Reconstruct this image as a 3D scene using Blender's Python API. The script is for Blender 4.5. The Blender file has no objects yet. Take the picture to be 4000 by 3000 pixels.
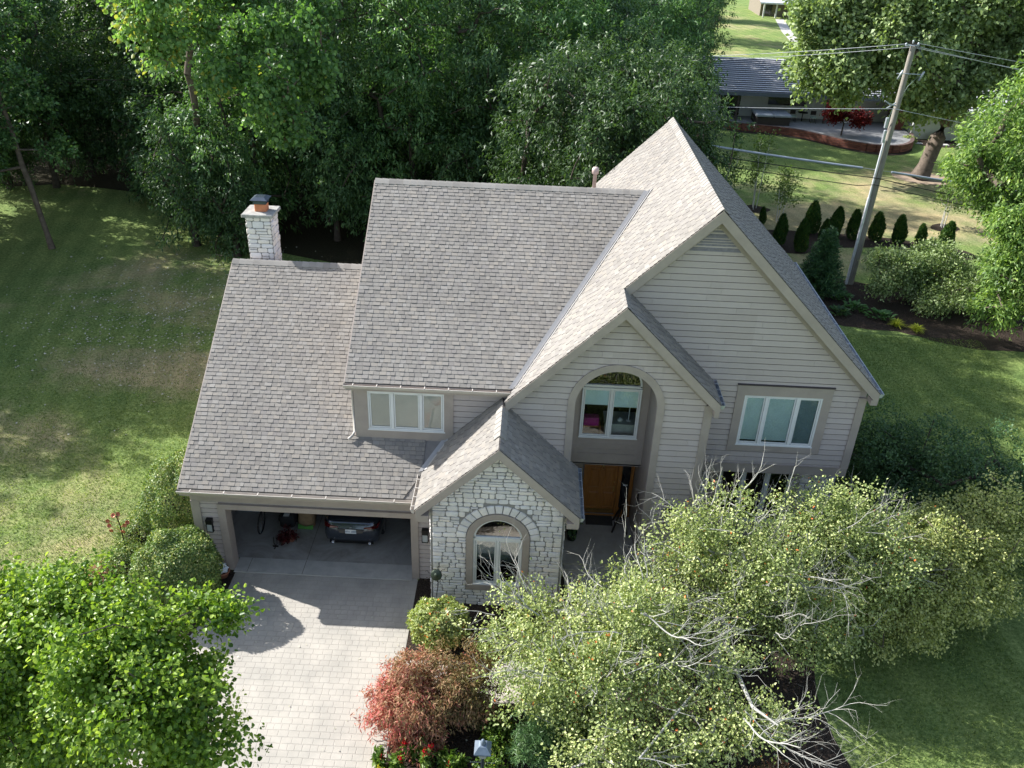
import bpy, math, random
import numpy as np
from mathutils import Vector, Matrix
S = bpy.context.scene
COL = S.collection
RAD = math.radians

# ---------------------------------------------------------------- camera
def make_camera():
    cd = bpy.data.cameras.new('camera'); c = bpy.data.objects.new('camera', cd); COL.objects.link(c)
    yaw, pit, rol = RAD(-.721), RAD(-30.118), RAD(2.335)
    f = Vector((math.sin(yaw)*math.cos(pit), math.cos(yaw)*math.cos(pit), math.sin(pit)))
    r = Vector((math.cos(yaw), -math.sin(yaw), 0)); u = r.cross(f)
    R = math.cos(rol)*r + math.sin(rol)*u; U = -math.sin(rol)*r + math.cos(rol)*u
    m = Matrix((R, U, -f)).transposed().to_4x4(); m.translation = Vector((7.615, -17.729, 16.547))
    c.matrix_world = m
    cd.sensor_fit = 'HORIZONTAL'; cd.sensor_width = 36; cd.lens = 3365.6/4000*36
    cd.clip_start = .1; cd.clip_end = 3000
    S.camera = c
make_camera()
S.render.resolution_x = 1024; S.render.resolution_y = 768
# ---------------------------------------------------------------- light
SUNV = Vector((1.34, -.50, -1.0)).normalized()          # direction the light travels
SUN_EL = math.asin(-SUNV.z)
w = bpy.data.worlds.new('World'); S.world = w; w.use_nodes = True
nt = w.node_tree; nt.nodes.clear()
sky = nt.nodes.new('ShaderNodeTexSky'); sky.sky_type = 'NISHITA'; sky.sun_disc = False
sky.sun_elevation = SUN_EL; sky.sun_rotation = math.atan2(-SUNV.x, -SUNV.y)
sky.air_density = 1.0; sky.dust_density = 1.5; sky.altitude = 200
bg = nt.nodes.new('ShaderNodeBackground'); bg.inputs[1].default_value = .13
wo = nt.nodes.new('ShaderNodeOutputWorld')
hs = nt.nodes.new('ShaderNodeHueSaturation'); hs.inputs['Saturation'].default_value = .84
nt.links.new(sky.outputs[0], hs.inputs['Color']); nt.links.new(hs.outputs[0], bg.inputs[0]); nt.links.new(bg.outputs[0], wo.inputs[0])
sl = bpy.data.lights.new('sun', 'SUN'); sl.energy = 4.7; sl.angle = RAD(.5); sl.color = (1, .982, .955)
so = bpy.data.objects.new('sun', sl); COL.objects.link(so)
so.rotation_euler = SUNV.to_track_quat('-Z', 'Y').to_euler(); so.location = (-30, 12, 40)
S.view_settings.view_transform = 'Standard'; S.view_settings.look = 'None'
S.view_settings.exposure = 1.08; S.view_settings.gamma = 1
S.render.engine = 'CYCLES'
S.cycles.max_bounces = 6; S.cycles.diffuse_bounces = 3; S.cycles.glossy_bounces = 3
S.cycles.transmission_bounces = 4; S.cycles.transparent_max_bounces = 6
S.cycles.sample_clamp_indirect = 6

# ---------------------------------------------------------------- object helpers
def tag(o, label=None, cat=None, group=None, kind=None):
    if label: o['label'] = label
    if cat: o['category'] = cat
    if group: o['group'] = group
    if kind: o['kind'] = kind
    return o
def empty(name, loc=(0, 0, 0), label=None, cat=None, group=None):
    o = bpy.data.objects.new(name, None); COL.objects.link(o); o.location = loc
    return tag(o, label, cat, group)
def woff(o):
    v = Vector((0, 0, 0))
    while o is not None: v += o.location; o = o.parent
    return v
def children(o): return [c for c in COL.objects if c.parent == o]
def copy_tree(o, parent=None):
    c = o.copy(); COL.objects.link(c)
    if parent: c.parent = parent
    for ch in children(o): copy_tree(ch, c)
    return c

class MB:
    """mesh builder: polygons with a material slot and a tint per face"""
    def __init__(s): s.v = []; s.f = []; s.m = []; s.t = []; s.sm = []
    def face(s, pts, m=0, t=.5, sm=False):
        n = len(s.v); s.v += [tuple(p) for p in pts]; s.f.append(tuple(range(n, n+len(pts)))); s.m.append(m); s.t.append(t); s.sm.append(sm)
    def mesh(s, vs, fs, m=0, t=.5, sm=False):
        n = len(s.v); s.v += [tuple(p) for p in vs]
        for f in fs: s.f.append(tuple(n+i for i in f)); s.m.append(m); s.t.append(t); s.sm.append(sm)
    def box(s, x0, x1, y0, y1, z0, z1, m=0, t=.5, M=None):
        vs = [(x, y, z) for z in (z0, z1) for y in (y0, y1) for x in (x0, x1)]
        if M is not None: vs = [tuple(M @ Vector(p)) for p in vs]
        s.mesh(vs, [(0, 2, 3, 1), (4, 5, 7, 6), (0, 1, 5, 4), (2, 6, 7, 3), (0, 4, 6, 2), (1, 3, 7, 5)], m, t)
    def bbox(s, x0, x1, y0, y1, z0, z1, b=.02, m=0, t=.5, M=None):
        """box with chamfered vertical and top edges"""
        ring = lambda k, z: [(x0+k+b, y0+k, z), (x1-k-b, y0+k, z), (x1-k, y0+k+b, z), (x1-k, y1-k-b, z), (x1-k-b, y1-k, z), (x0+k+b, y1-k, z), (x0+k, y1-k-b, z), (x0+k, y0+k+b, z)]
        vs = ring(0, z0)+ring(0, z1-b)+ring(b, z1)
        if M is not None: vs = [tuple(M @ Vector(p)) for p in vs]
        fs = [tuple(range(7, -1, -1)), tuple(range(16, 24))]
        for l in (0, 8):
            for i in range(8): j = (i+1) % 8; fs.append((l+i, l+j, l+8+j, l+8+i))
        s.mesh(vs, fs, m, t)
    def prism(s, poly, a0, a1, axis='y', m=0, t=.5):
        """poly in (x,z) pushed along y, in (x,y) along z, in (y,z) along x"""
        if axis == 'y': P = lambda p, a: (p[0], a, p[1])
        elif axis == 'z': P = lambda p, a: (p[0], p[1], a)
        else: P = lambda p, a: (a, p[0], p[1])
        n = len(poly); vs = [P(p, a0) for p in poly]+[P(p, a1) for p in poly]
        s.mesh(vs, [tuple(range(n)), tuple(range(2*n-1, n-1, -1))]+[(i, i+n, (i+1) % n+n, (i+1) % n) for i in range(n)], m, t)
    def tube(s, pts, r, n=6, m=0, t=.5, cap=True, sm=True):
        pts = [Vector(p) for p in pts]; rs = r if isinstance(r, (list, tuple)) else [r]*len(pts)
        ref = Vector((0, 0, 1)); vs = []
        for i, p in enumerate(pts):
            d = (pts[min(i+1, len(pts)-1)]-pts[max(i-1, 0)]).normalized()
            a = d.cross(ref if abs(d.dot(ref)) < .95 else Vector((1, 0, 0))).normalized(); b = d.cross(a)
            for k in range(n):
                q = 2*math.pi*k/n; vs.append(p+(a*math.cos(q)+b*math.sin(q))*rs[i])
        fs = []
        for i in range(len(pts)-1):
            for k in range(n): k2 = (k+1) % n; fs.append((i*n+k, i*n+k2, (i+1)*n+k2, (i+1)*n+k))
        s.mesh(vs, fs, m, t, sm)
        if cap:
            s.face(vs[:n][::-1], m, t); s.face(vs[-n:], m, t)
    def lathe(s, prof, c=(0, 0, 0), n=16, m=0, t=.5, M=None, sm=True):
        vs = [(c[0]+r*math.cos(2*math.pi*k/n), c[1]+r*math.sin(2*math.pi*k/n), c[2]+z) for r, z in prof for k in range(n)]
        if M is not None: vs = [tuple(M @ Vector(p)) for p in vs]
        fs = [(i*n+k, i*n+(k+1) % n, (i+1)*n+(k+1) % n, (i+1)*n+k) for i in range(len(prof)-1) for k in range(n)]
        s.mesh(vs, fs, m, t, sm)
    def build(s, name, mats, parent=None, loc=None):
        me = bpy.data.meshes.new(name)
        off = woff(parent)+(Vector(loc) if loc else Vector((0, 0, 0)))
        me.from_pydata([(p[0]-off.x, p[1]-off.y, p[2]-off.z) for p in s.v], [], s.f)
        for mm in (mats if isinstance(mats, (list, tuple)) else [mats]): me.materials.append(mm)
        me.polygons.foreach_set('material_index', s.m)
        me.polygons.foreach_set('use_smooth', s.sm)
        at = me.attributes.new('tint', 'FLOAT', 'FACE'); at.data.foreach_set('value', s.t)
        me.update()
        o = bpy.data.objects.new(name, me); COL.objects.link(o)
        if parent: o.parent = parent
        if loc: o.location = loc
        return o

# ---------------------------------------------------------------- materials
MATS = {}
def lin(c): return tuple(((x/255)/12.92 if x/255 <= .04045 else ((x/255+.055)/1.055)**2.4) for x in c)
class NT:
    def __init__(s, name):
        s.mat = bpy.data.materials.new(name); s.mat.use_nodes = True; s.t = s.mat.node_tree; s.t.nodes.clear()
        s.out = s.n('ShaderNodeOutputMaterial')
    def n(s, typ, **kw):
        x = s.t.nodes.new(typ)
        for k, v in kw.items(): setattr(x, k, v)
        return x
    def l(s, a, b): s.t.links.new(a, b)
    def math(s, op, a, b=None, c=None, clamp=False):
        x = s.n('ShaderNodeMath', operation=op, use_clamp=clamp)
        for i, q in enumerate((a, b, c)):
            if q is None: continue
            if isinstance(q, (int, float)): x.inputs[i].default_value = q
            else: s.l(q, x.inputs[i])
        return x.outputs[0]
    def noise(s, vec, scale, detail=4, rough=.6, dist=0):
        x = s.n('ShaderNodeTexNoise'); x.inputs['Scale'].default_value = scale; x.inputs['Detail'].default_value = detail
        x.inputs['Roughness'].default_value = rough; x.inputs['Distortion'].default_value = dist
        if vec is not None: s.l(vec, x.inputs['Vector'])
        return x.outputs['Fac']
    def ramp(s, fac, stops, interp='LINEAR'):
        x = s.n('ShaderNodeValToRGB'); x.color_ramp.interpolation = interp; e = x.color_ramp.elements
        while len(e) < len(stops): e.new(.5)
        for i, (p, c) in enumerate(stops): e[i].position = p; e[i].color = (*c, 1)
        s.l(fac, x.inputs[0]); return x.outputs[0]
    def mix(s, fac, a, b, blend='MIX'):
        x = s.n('ShaderNodeMix', data_type='RGBA', blend_type=blend)
        for i, q in ((0, fac), (6, a), (7, b)):
            if isinstance(q, (int, float)): x.inputs[i].default_value = q
            elif isinstance(q, tuple): x.inputs[i].default_value = (*q, 1)
            else: s.l(q, x.inputs[i])
        return x.outputs[2]
    def pos(s): return s.n('ShaderNodeTexCoord').outputs['Object']
    def tint(s): x = s.n('ShaderNodeAttribute', attribute_name='tint'); return x.outputs['Fac']
    def bump(s, h, strength=.5, dist=.02):
        x = s.n('ShaderNodeBump'); x.inputs['Strength'].default_value = strength; x.inputs['Distance'].default_value = dist
        s.l(h, x.inputs['Height']); return x.outputs[0]
    def bsdf(s, col, rough=.7, metal=0, spec=.3, normal=None, surf=True, coat=0):
        x = s.n('ShaderNodeBsdfPrincipled')
        if isinstance(col, tuple): x.inputs['Base Color'].default_value = (*col, 1)
        else: s.l(col, x.inputs['Base Color'])
        if isinstance(rough, (int, float)): x.inputs['Roughness'].default_value = rough
        else: s.l(rough, x.inputs['Roughness'])
        x.inputs['Metallic'].default_value = metal; x.inputs['Specular IOR Level'].default_value = spec
        x.inputs['Coat Weight'].default_value = coat; x.inputs['Coat Roughness'].default_value = .05
        if normal is not None: s.l(normal, x.inputs['Normal'])
        if surf: s.l(x.outputs[0], s.out.inputs[0])
        return x.outputs[0]
def plain(name, c, rough=.6, metal=0, spec=.4, var=.12, scale=6, bump=.0, coat=0):
    """a plain material with soft mottling"""
    if name in MATS: return MATS[name]
    s = NT(name); f = s.noise(s.pos(), scale, 5, .65)
    a = tuple(x*(1-var) for x in c); b = tuple(min(1, x*(1+var)) for x in c)
    col = s.ramp(f, [(.3, a), (.7, b)])
    nm = s.bump(s.noise(s.pos(), scale*12, 3), bump, .01) if bump else None
    s.bsdf(col, rough, metal, spec, nm, coat=coat); MATS[name] = s.mat; return s.mat
def tinted(name, stops, rough=.8, spec=.2, fine=40, amt=.25, bump=.3, dist=.004, big=.6, bigamt=.2):
    """colour picked per face by tint, with fine grain and broad weathering"""
    s = NT(name); p = s.pos(); col = s.ramp(s.tint(), stops)
    g = s.noise(p, fine, 3, .7); b = s.noise(p, big, 4, .6)
    gg = s.math('MULTIPLY_ADD', g, amt*2, 1-amt); bb = s.math('MULTIPLY_ADD', b, bigamt*2, 1-bigamt)
    k = s.math('MULTIPLY', gg, bb)
    cm = s.n('ShaderNodeCombineColor'); s.l(k, cm.inputs[0]); s.l(k, cm.inputs[1]); s.l(k, cm.inputs[2])
    col = s.mix(1.0, col, cm.outputs[0], 'MULTIPLY')
    s.bsdf(col, rough, 0, spec, s.bump(g, bump, dist)); return s.mat
def leafmat(name, stops, trans=.35, rough=.45, spec=.35, tcol=(1.25, 1.35, .55)):
    s = NT(name); col = s.ramp(s.tint(), stops)
    a = s.bsdf(col, rough, 0, spec, surf=False)
    tb = s.n('ShaderNodeBsdfTranslucent'); s.l(s.mix(1.0, col, tcol, 'MULTIPLY'), tb.inputs[0])
    mx = s.n('ShaderNodeMixShader'); mx.inputs[0].default_value = trans
    s.l(a, mx.inputs[1]); s.l(tb.outputs[0], mx.inputs[2]); s.l(mx.outputs[0], s.out.inputs[0]); return s.mat

M_shingle = tinted('weathered_shingles', [(0, (.205, .190, .170)), (.25, (.230, .213, .191)), (.5, (.252, .235, .210)), (.7, (.274, .248, .213)), (.85, (.216, .200, .184)), (1, (.286, .268, .241))], .92, .12, 60, .22, .5, .003, .45, .2)
M_ridge = tinted('ridge_shingles', [(0, (.24, .222, .20)), (1, (.31, .29, .26))], .9, .12, 60, .2, .4, .003)
M_siding = tinted('greige_siding', [(0, (.432, .372, .340)), (1, (.480, .418, .386))], .62, .25, 9, .06, .12, .002, .8, .08)
M_trim = plain('greige_trim', (.355, .302, .262), .55, 0, .3, .10, 2, .05)
M_deck = plain('roof_edge', (.20, .185, .17), .8)
M_gutter = plain('painted_gutter', (.52, .48, .43), .4, .1, .4, .08, 5)
M_flash = plain('bright_flashing', (.36, .35, .34), .55, .1, .5, .08, 5)
M_white = plain('white_window_frame', (.70, .70, .68), .4, 0, .4, .04)
M_stone = tinted('white_stone', [(0, (.62, .59, .57)), (.3, (.75, .71, .68)), (.6, (.81, .74, .67)), (.8, (.71, .69, .70)), (1, (.86, .81, .77))], .85, .2, 14, .14, .8, .02, 3, .1)
M_mortar = plain('mortar', (.26, .25, .235), .95, 0, .1, .12, 12, .4)
M_black = plain('black_metal', (.012, .012, .013), .4, .3, .4, .2)
M_iron = plain('dark_iron', (.022, .016, .014), .55, .4, .4, .2)
M_wood = None
def wood_mat(name, a, b, rough=.35, sc=3):
    s = NT(name); p = s.pos(); mp = s.n('ShaderNodeMapping'); mp.inputs['Scale'].default_value = (14, 14, 1.2); s.l(p, mp.inputs[0])
    f = s.noise(mp.outputs[0], sc, 5, .65, .4); s.bsdf(s.ramp(f, [(.3, a), (.7, b)]), rough, 0, .4, s.bump(f, .1, .003)); return s.mat
M_door = wood_mat('varnished_oak', (.30, .115, .028), (.46, .19, .05))
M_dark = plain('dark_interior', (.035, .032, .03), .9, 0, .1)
M_brass = plain('brass', (.60, .42, .16), .3, .9, .5)
def glass_mat(name, tint, refl, rough=.0):
    s = NT(name)
    tr = s.n('ShaderNodeBsdfTransparent'); tr.inputs[0].default_value = (*tint, 1)
    gl = s.n('ShaderNodeBsdfGlossy'); gl.inputs['Roughness'].default_value = rough
    p = s.pos(); s.l(s.bump(s.noise(p, 2.2, 2), .05, .02), gl.inputs['Normal'])
    fr = s.n('ShaderNodeFresnel'); fr.inputs[0].default_value = 1.5
    f = s.math('MULTIPLY', fr.outputs[0], refl, clamp=True)
    mx = s.n('ShaderNodeMixShader'); s.l(f, mx.inputs[0]); s.l(tr.outputs[0], mx.inputs[1]); s.l(gl.outputs[0], mx.inputs[2]); s.l(mx.outputs[0], s.out.inputs[0])
    return s.mat
M_glass = glass_mat('window_glass', (.92, .96, .96), 1.2)
def blind_mat(name, c, stripes=45):
    return plain(name, c, .8, 0, .1, .05, 3)
M_blind_tan = blind_mat('tan_blind', (.78, .66, .58), 110)
M_blind_blue = blind_mat('pale_blue_blind', (.72, .84, .85), 110)
M_blind_dark = blind_mat('grey_blind', (.26, .33, .37), 110)

# ground materials
def lawn_mat():
    s = NT('mown_grass'); p = s.pos()
    big = s.noise(p, .16, 5, .6, .6); mid = s.noise(p, 1.1, 5, .7); fine = s.noise(p, 9, 6, .85); ff = s.noise(p, 60, 2, .8)
    g = s.ramp(fine, [(.36, (.078, .122, .036)), (.5, (.205, .280, .088)), (.66, (.41, .47, .19))])
    dry = s.ramp(fine, [(.36, (.28, .23, .12)), (.66, (.64, .54, .34))])
    k = s.math('ADD', s.math('MULTIPLY', big, .72), s.math('MULTIPLY', mid, .28))
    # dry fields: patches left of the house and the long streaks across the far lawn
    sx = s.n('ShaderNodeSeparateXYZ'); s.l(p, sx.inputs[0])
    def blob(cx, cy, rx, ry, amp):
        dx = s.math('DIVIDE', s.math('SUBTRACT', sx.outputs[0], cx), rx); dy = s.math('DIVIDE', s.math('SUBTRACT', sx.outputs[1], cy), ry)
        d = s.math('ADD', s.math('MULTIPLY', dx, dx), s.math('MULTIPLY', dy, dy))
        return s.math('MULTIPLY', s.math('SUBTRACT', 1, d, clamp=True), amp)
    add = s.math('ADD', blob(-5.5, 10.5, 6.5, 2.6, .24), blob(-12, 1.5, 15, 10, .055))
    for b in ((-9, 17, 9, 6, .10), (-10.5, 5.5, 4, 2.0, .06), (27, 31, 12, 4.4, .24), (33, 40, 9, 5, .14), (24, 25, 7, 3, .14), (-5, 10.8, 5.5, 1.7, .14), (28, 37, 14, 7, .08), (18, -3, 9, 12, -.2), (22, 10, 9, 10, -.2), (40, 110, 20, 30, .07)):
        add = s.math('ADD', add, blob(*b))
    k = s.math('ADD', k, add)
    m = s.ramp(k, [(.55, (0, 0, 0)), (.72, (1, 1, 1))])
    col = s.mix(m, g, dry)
    # darker and lusher blades in some drifts
    lush = s.ramp(s.noise(p, .5, 3), [(.35, (.78, .86, .78)), (.65, (1.12, 1.08, 1.0))])
    col = s.mix(1.0, col, lush, 'MULTIPLY')
    wv = s.n('ShaderNodeTexWave'); wv.bands_direction = 'X'; wv.inputs['Scale'].default_value = .28; wv.inputs['Distortion'].default_value = 1.2; wv.inputs['Detail'].default_value = 2
    rt = s.n('ShaderNodeMapping'); rt.inputs['Rotation'].default_value = (0, 0, RAD(-14)); s.l(p, rt.inputs[0]); s.l(rt.outputs[0], wv.inputs['Vector'])
    col = s.mix(1.0, col, s.ramp(wv.outputs['Fac'], [(.35, (.92, .93, .91)), (.65, (1.07, 1.06, 1.05))]), 'MULTIPLY')
    h = s.math('ADD', fine, s.math('MULTIPLY', ff, .6))
    s.bsdf(col, .9, 0, .12, s.bump(h, .9, .07)); return s.mat
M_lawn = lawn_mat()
def mulch_mat(name, a, b):
    s = NT(name); p = s.pos(); f = s.noise(p, 28, 5, .85); v = s.n('ShaderNodeTexVoronoi'); v.inputs['Scale'].default_value = 22; s.l(p, v.inputs['Vector'])
    s.bsdf(s.ramp(f, [(.35, a), (.68, b)]), .95, 0, .1, s.bump(s.math('ADD', f, v.outputs['Distance']), 1, .05)); return s.mat
M_mulch = mulch_mat('bark_mulch', (.020, .015, .012), (.10, .075, .058))
M_forest = mulch_mat('leaf_litter', (.018, .018, .010), (.075, .065, .035))
def paver_mat():
    s = NT('concrete_pavers'); p = s.pos()
    wob = s.n('ShaderNodeTexNoise'); wob.inputs['Scale'].default_value = 5; s.l(p, wob.inputs['Vector'])
    dd = s.n('ShaderNodeVectorMath', operation='SCALE'); s.l(wob.outputs['Color'], dd.inputs[0]); dd.inputs['Scale'].default_value = .03
    ad = s.n('ShaderNodeVectorMath', operation='ADD'); s.l(p, ad.inputs[0]); s.l(dd.outputs[0], ad.inputs[1])
    b = s.n('ShaderNodeTexBrick'); s.l(ad.outputs[0], b.inputs['Vector']); b.inputs['Scale'].default_value = 1
    b.inputs['Brick Width'].default_value = .235; b.inputs['Row Height'].default_value = .17; b.inputs['Mortar Size'].default_value = .009
    b.inputs['Mortar Smooth'].default_value = .8; b.inputs['Bias'].default_value = 0; b.offset = .5; b.squash = .72; b.squash_frequency = 3
    b.inputs['Color1'].default_value = (.375, .350, .305, 1); b.inputs['Color2'].default_value = (.410, .385, .338, 1); b.inputs['Mortar'].default_value = (.325, .303, .265, 1)
    g = s.noise(p, 90, 3, .8); big = s.noise(p, 1.3, 4)
    col = s.mix(.5, b.outputs['Color'], s.ramp(g, [(.3, (.30, .28, .25)), (.7, (.53, .50, .455))]))
    col = s.mix(1.0, col, s.ramp(big, [(.3, (.84, .84, .83)), (.7, (1.1, 1.08, 1.05))]), 'MULTIPLY')
    inv = s.math('SUBTRACT', 1, b.outputs['Fac'])
    s.bsdf(col, .85, 0, .2, s.bump(s.math('ADD', inv, s.math('MULTIPLY', g, .15)), .7, .012)); return s.mat
M_paver = paver_mat()
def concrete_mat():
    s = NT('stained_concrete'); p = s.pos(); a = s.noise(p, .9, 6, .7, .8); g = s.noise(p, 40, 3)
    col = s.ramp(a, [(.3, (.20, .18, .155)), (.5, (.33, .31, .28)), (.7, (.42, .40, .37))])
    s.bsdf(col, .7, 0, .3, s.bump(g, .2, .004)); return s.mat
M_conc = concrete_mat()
M_walk = plain('walk_concrete', (.50, .48, .45), .85, 0, .2, .12, 3, .3)
M_bark = plain('grey_brown_bark', (.15, .12, .095), .95, 0, .1, .35, 5, .8)
M_barkdark = plain('dark_bark', (.075, .062, .05), .95, 0, .1, .35, 5, .8)
M_barkpale = plain('pale_grey_bark', (.42, .41, .38), .9, 0, .1, .28, 7, .5)
M_lg = leafmat('woodland_leaves', [(0, (0.032, 0.082, 0.027)), (.5, (0.084, 0.174, 0.058)), (.85, (0.144, 0.266, 0.089)), (1, (0.248, 0.364, 0.129))], .34)
M_lg2 = leafmat('deep_green_leaves', [(0, (0.029, 0.066, 0.026)), (.5, (0.074, 0.146, 0.056)), (1, (0.148, 0.243, 0.092))], .3)
M_cotton = leafmat('poplar_leaves', [(0, (0.058, 0.129, 0.039)), (.5, (0.145, 0.270, 0.080)), (.92, (0.289, 0.438, 0.159)), (.97, (0.406, 0.315, 0.043)), (1, (0.435, 0.337, 0.057))], .42)
M_oak = leafmat('oak_leaves', [(0, (0.109, 0.159, 0.061)), (.5, (0.252, 0.344, 0.135)), (1, (0.486, 0.570, 0.285))], .32)
M_linden = leafmat('linden_leaves', [(0, (0.055, 0.124, 0.015)), (.45, (0.156, 0.270, 0.032)), (.8, (0.291, 0.422, 0.064)), (1, (0.421, 0.541, 0.127))], .42, .4, .4, (1.25, 1.25, .5))
M_crab = leafmat('crabapple_leaves', [(0, (0.128, 0.177, 0.055)), (.4, (0.281, 0.346, 0.119)), (.8, (0.494, 0.541, 0.220)), (.96, (0.682, 0.694, 0.345)), (.985, (0.717, 0.210, 0.055)), (1, (0.766, 0.226, 0.069))], .28, .4, .4)
M_crab2 = leafmat('olive_gold_leaves', [(0, (0.140, 0.177, 0.051)), (.5, (0.326, 0.362, 0.122)), (1, (0.621, 0.620, 0.242))], .28, .4, .4)
M_box = leafmat('clipped_shrub_leaves', [(0, (0.071, 0.129, 0.045)), (.5, (0.184, 0.274, 0.083)), (.9, (0.533, 0.517, 0.192)), (1, (0.800, 0.791, 0.423))], .22)
M_maple = leafmat('laceleaf_maple_leaves', [(0, (0.153, 0.135, 0.050)), (.35, (0.294, 0.209, 0.100)), (.6, (0.447, 0.249, 0.150)), (.8, (0.470, 0.190, 0.140)), (1, (0.470, 0.100, 0.100))], .32, .55, .2, (1.2, .9, .8))
M_ash = leafmat('ash_leaves', [(0, (0.059, 0.117, 0.030)), (.5, (0.166, 0.278, 0.072)), (1, (0.388, 0.521, 0.137))], .38)
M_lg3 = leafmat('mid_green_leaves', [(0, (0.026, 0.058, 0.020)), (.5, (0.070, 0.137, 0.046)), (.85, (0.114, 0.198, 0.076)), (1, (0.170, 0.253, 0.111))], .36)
M_lgd = leafmat('darkened_green_leaves', [(0, (.018, .042, .012)), (.5, (.045, .092, .028)), (1, (.10, .165, .050))], .3)  # darker copy of the leaf colours, dims the sunlit trees close behind the roof
M_redjm = leafmat('red_maple_leaves', [(0, (0.072, 0.007, 0.006)), (1, (0.228, 0.024, 0.018))], .35, .5, .3, (1.2, .7, .7))
M_arbor = leafmat('arborvitae_foliage', [(0, (0.025, 0.067, 0.017)), (.6, (0.063, 0.143, 0.029)), (1, (0.231, 0.252, 0.046))], .15)
M_spruce = leafmat('spruce_needles', [(0, (0.022, 0.061, 0.025)), (.6, (0.058, 0.134, 0.050)), (1, (0.134, 0.252, 0.072))], .12)
M_pine = leafmat('mugo_pine_needles', [(0, (0.033, 0.078, 0.029)), (.6, (0.098, 0.189, 0.065)), (1, (0.195, 0.299, 0.117))], .15)
M_herb = leafmat('bright_herb_leaves', [(0, (.04, .09, .012)), (.6, (.12, .21, .03)), (1, (.24, .32, .06))], .35)
M_gold = leafmat('golden_grass_blades', [(0, (0.286, 0.338, 0.026)), (1, (0.676, 0.676, 0.104))], .4)
M_hosta = leafmat('hosta_leaves', [(0, (0.043, 0.128, 0.031)), (1, (0.153, 0.289, 0.102))], .25)
M_sap = leafmat('sapling_leaves', [(0, (.07, .13, .03)), (1, (.20, .27, .09))], .4)
M_flower = leafmat('crimson_flowers', [(0, (.30, .002, .01)), (1, (.62, .012, .02))], .2, .6, .2, (1, .6, .6))
M_yflower = leafmat('yellow_flowers', [(0, (.55, .42, .02)), (1, (.75, .62, .04))], .2, .6, .2, (1, 1, .6))

# ---------------------------------------------------------------- 2D clipping
def clip(poly, conv):
    """clip poly by a convex counter-clockwise polygon"""
    out = poly
    for i in range(len(conv)):
        a, b = conv[i], conv[(i+1) % len(conv)]
        inp, out = out, []
        if not inp: return []
        ex, ey = b[0]-a[0], b[1]-a[1]
        side = [ex*(p[1]-a[1])-ey*(p[0]-a[0]) for p in inp]
        for k in range(len(inp)):
            p, q, sp, sq = inp[k], inp[(k+1) % len(inp)], side[k], side[(k+1) % len(inp)]
            if sp >= 0: out.append(p)
            if (sp >= 0) != (sq >= 0):
                tt = sp/(sp-sq); out.append((p[0]+(q[0]-p[0])*tt, p[1]+(q[1]-p[1])*tt))
    return out
def area(p): return .5*sum(p[i][0]*p[(i+1) % len(p)][1]-p[(i+1) % len(p)][0]*p[i][1] for i in range(len(p)))
def ccw(p): return p if area(p) > 0 else p[::-1]

def shingles(mb, P0, U, V, polys, seed, h=.121, base=.012, deckt=.11):
    """laid shingles: every tab is a raised tapered piece; polys are convex, in plan (x,y)"""
    rr = random.Random(seed); P0, U, V = Vector(P0), Vector(U), Vector(V); N = U.cross(V).normalized()
    if N.z < 0: N = -N
    Vh = Vector((V.x, V.y, 0)); vl = Vh.length
    uv = []
    for pl in polys:
        q = []
        for x, y in pl:
            d = Vector((x-P0.x, y-P0.y, 0)); q.append((d.dot(U), d.dot(Vh)/vl/vl))
        uv.append(ccw(q))
    W = lambda p, n: P0+U*p[0]+V*p[1]+N*n
    for q in uv:                                                    # the deck under them
        n = len(q); vs = [W(p, 0) for p in q]+[W(p, -deckt) for p in q]
        mb.mesh(vs, [tuple(range(n)), tuple(range(2*n-1, n-1, -1))]+[(i, i+n, (i+1) % n+n, (i+1) % n) for i in range(n)], 1, .5)
    umin = min(p[0] for q in uv for p in q); umax = max(p[0] for q in uv for p in q)
    vmin = min(p[1] for q in uv for p in q); vmax = max(p[1] for q in uv for p in q)
    v = vmin; 
    while v < vmax:
        u = umin-rr.random()*.3; thick = rr.random() < .5
        while u < umax:
            wd = rr.uniform(.09, .20); g = .004
            t0 = .019 if thick else .012; thick = not thick
            t0 += rr.uniform(-.002, .002); tn = rr.random()
            sh = 0
            rect = [(u, v+sh), (u+wd-g, v+sh), (u+wd-g, v+h), (u, v+h)]
            for q in uv:
                c = clip(rect, q)
                if len(c) < 3 or area(c) < 1e-4: continue
                n = len(c)
                top = [W(p, base+t0*(1-.75*(p[1]-v)/h)) for p in c]; bot = [W(p, 0) for p in c]
                mb.mesh(top+bot, [tuple(range(n))], 0, tn); mb.mesh(top+bot, [(i, i+n, (i+1) % n+n, (i+1) % n) for i in range(n)], 2, tn)
            u += wd
        v += h
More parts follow.
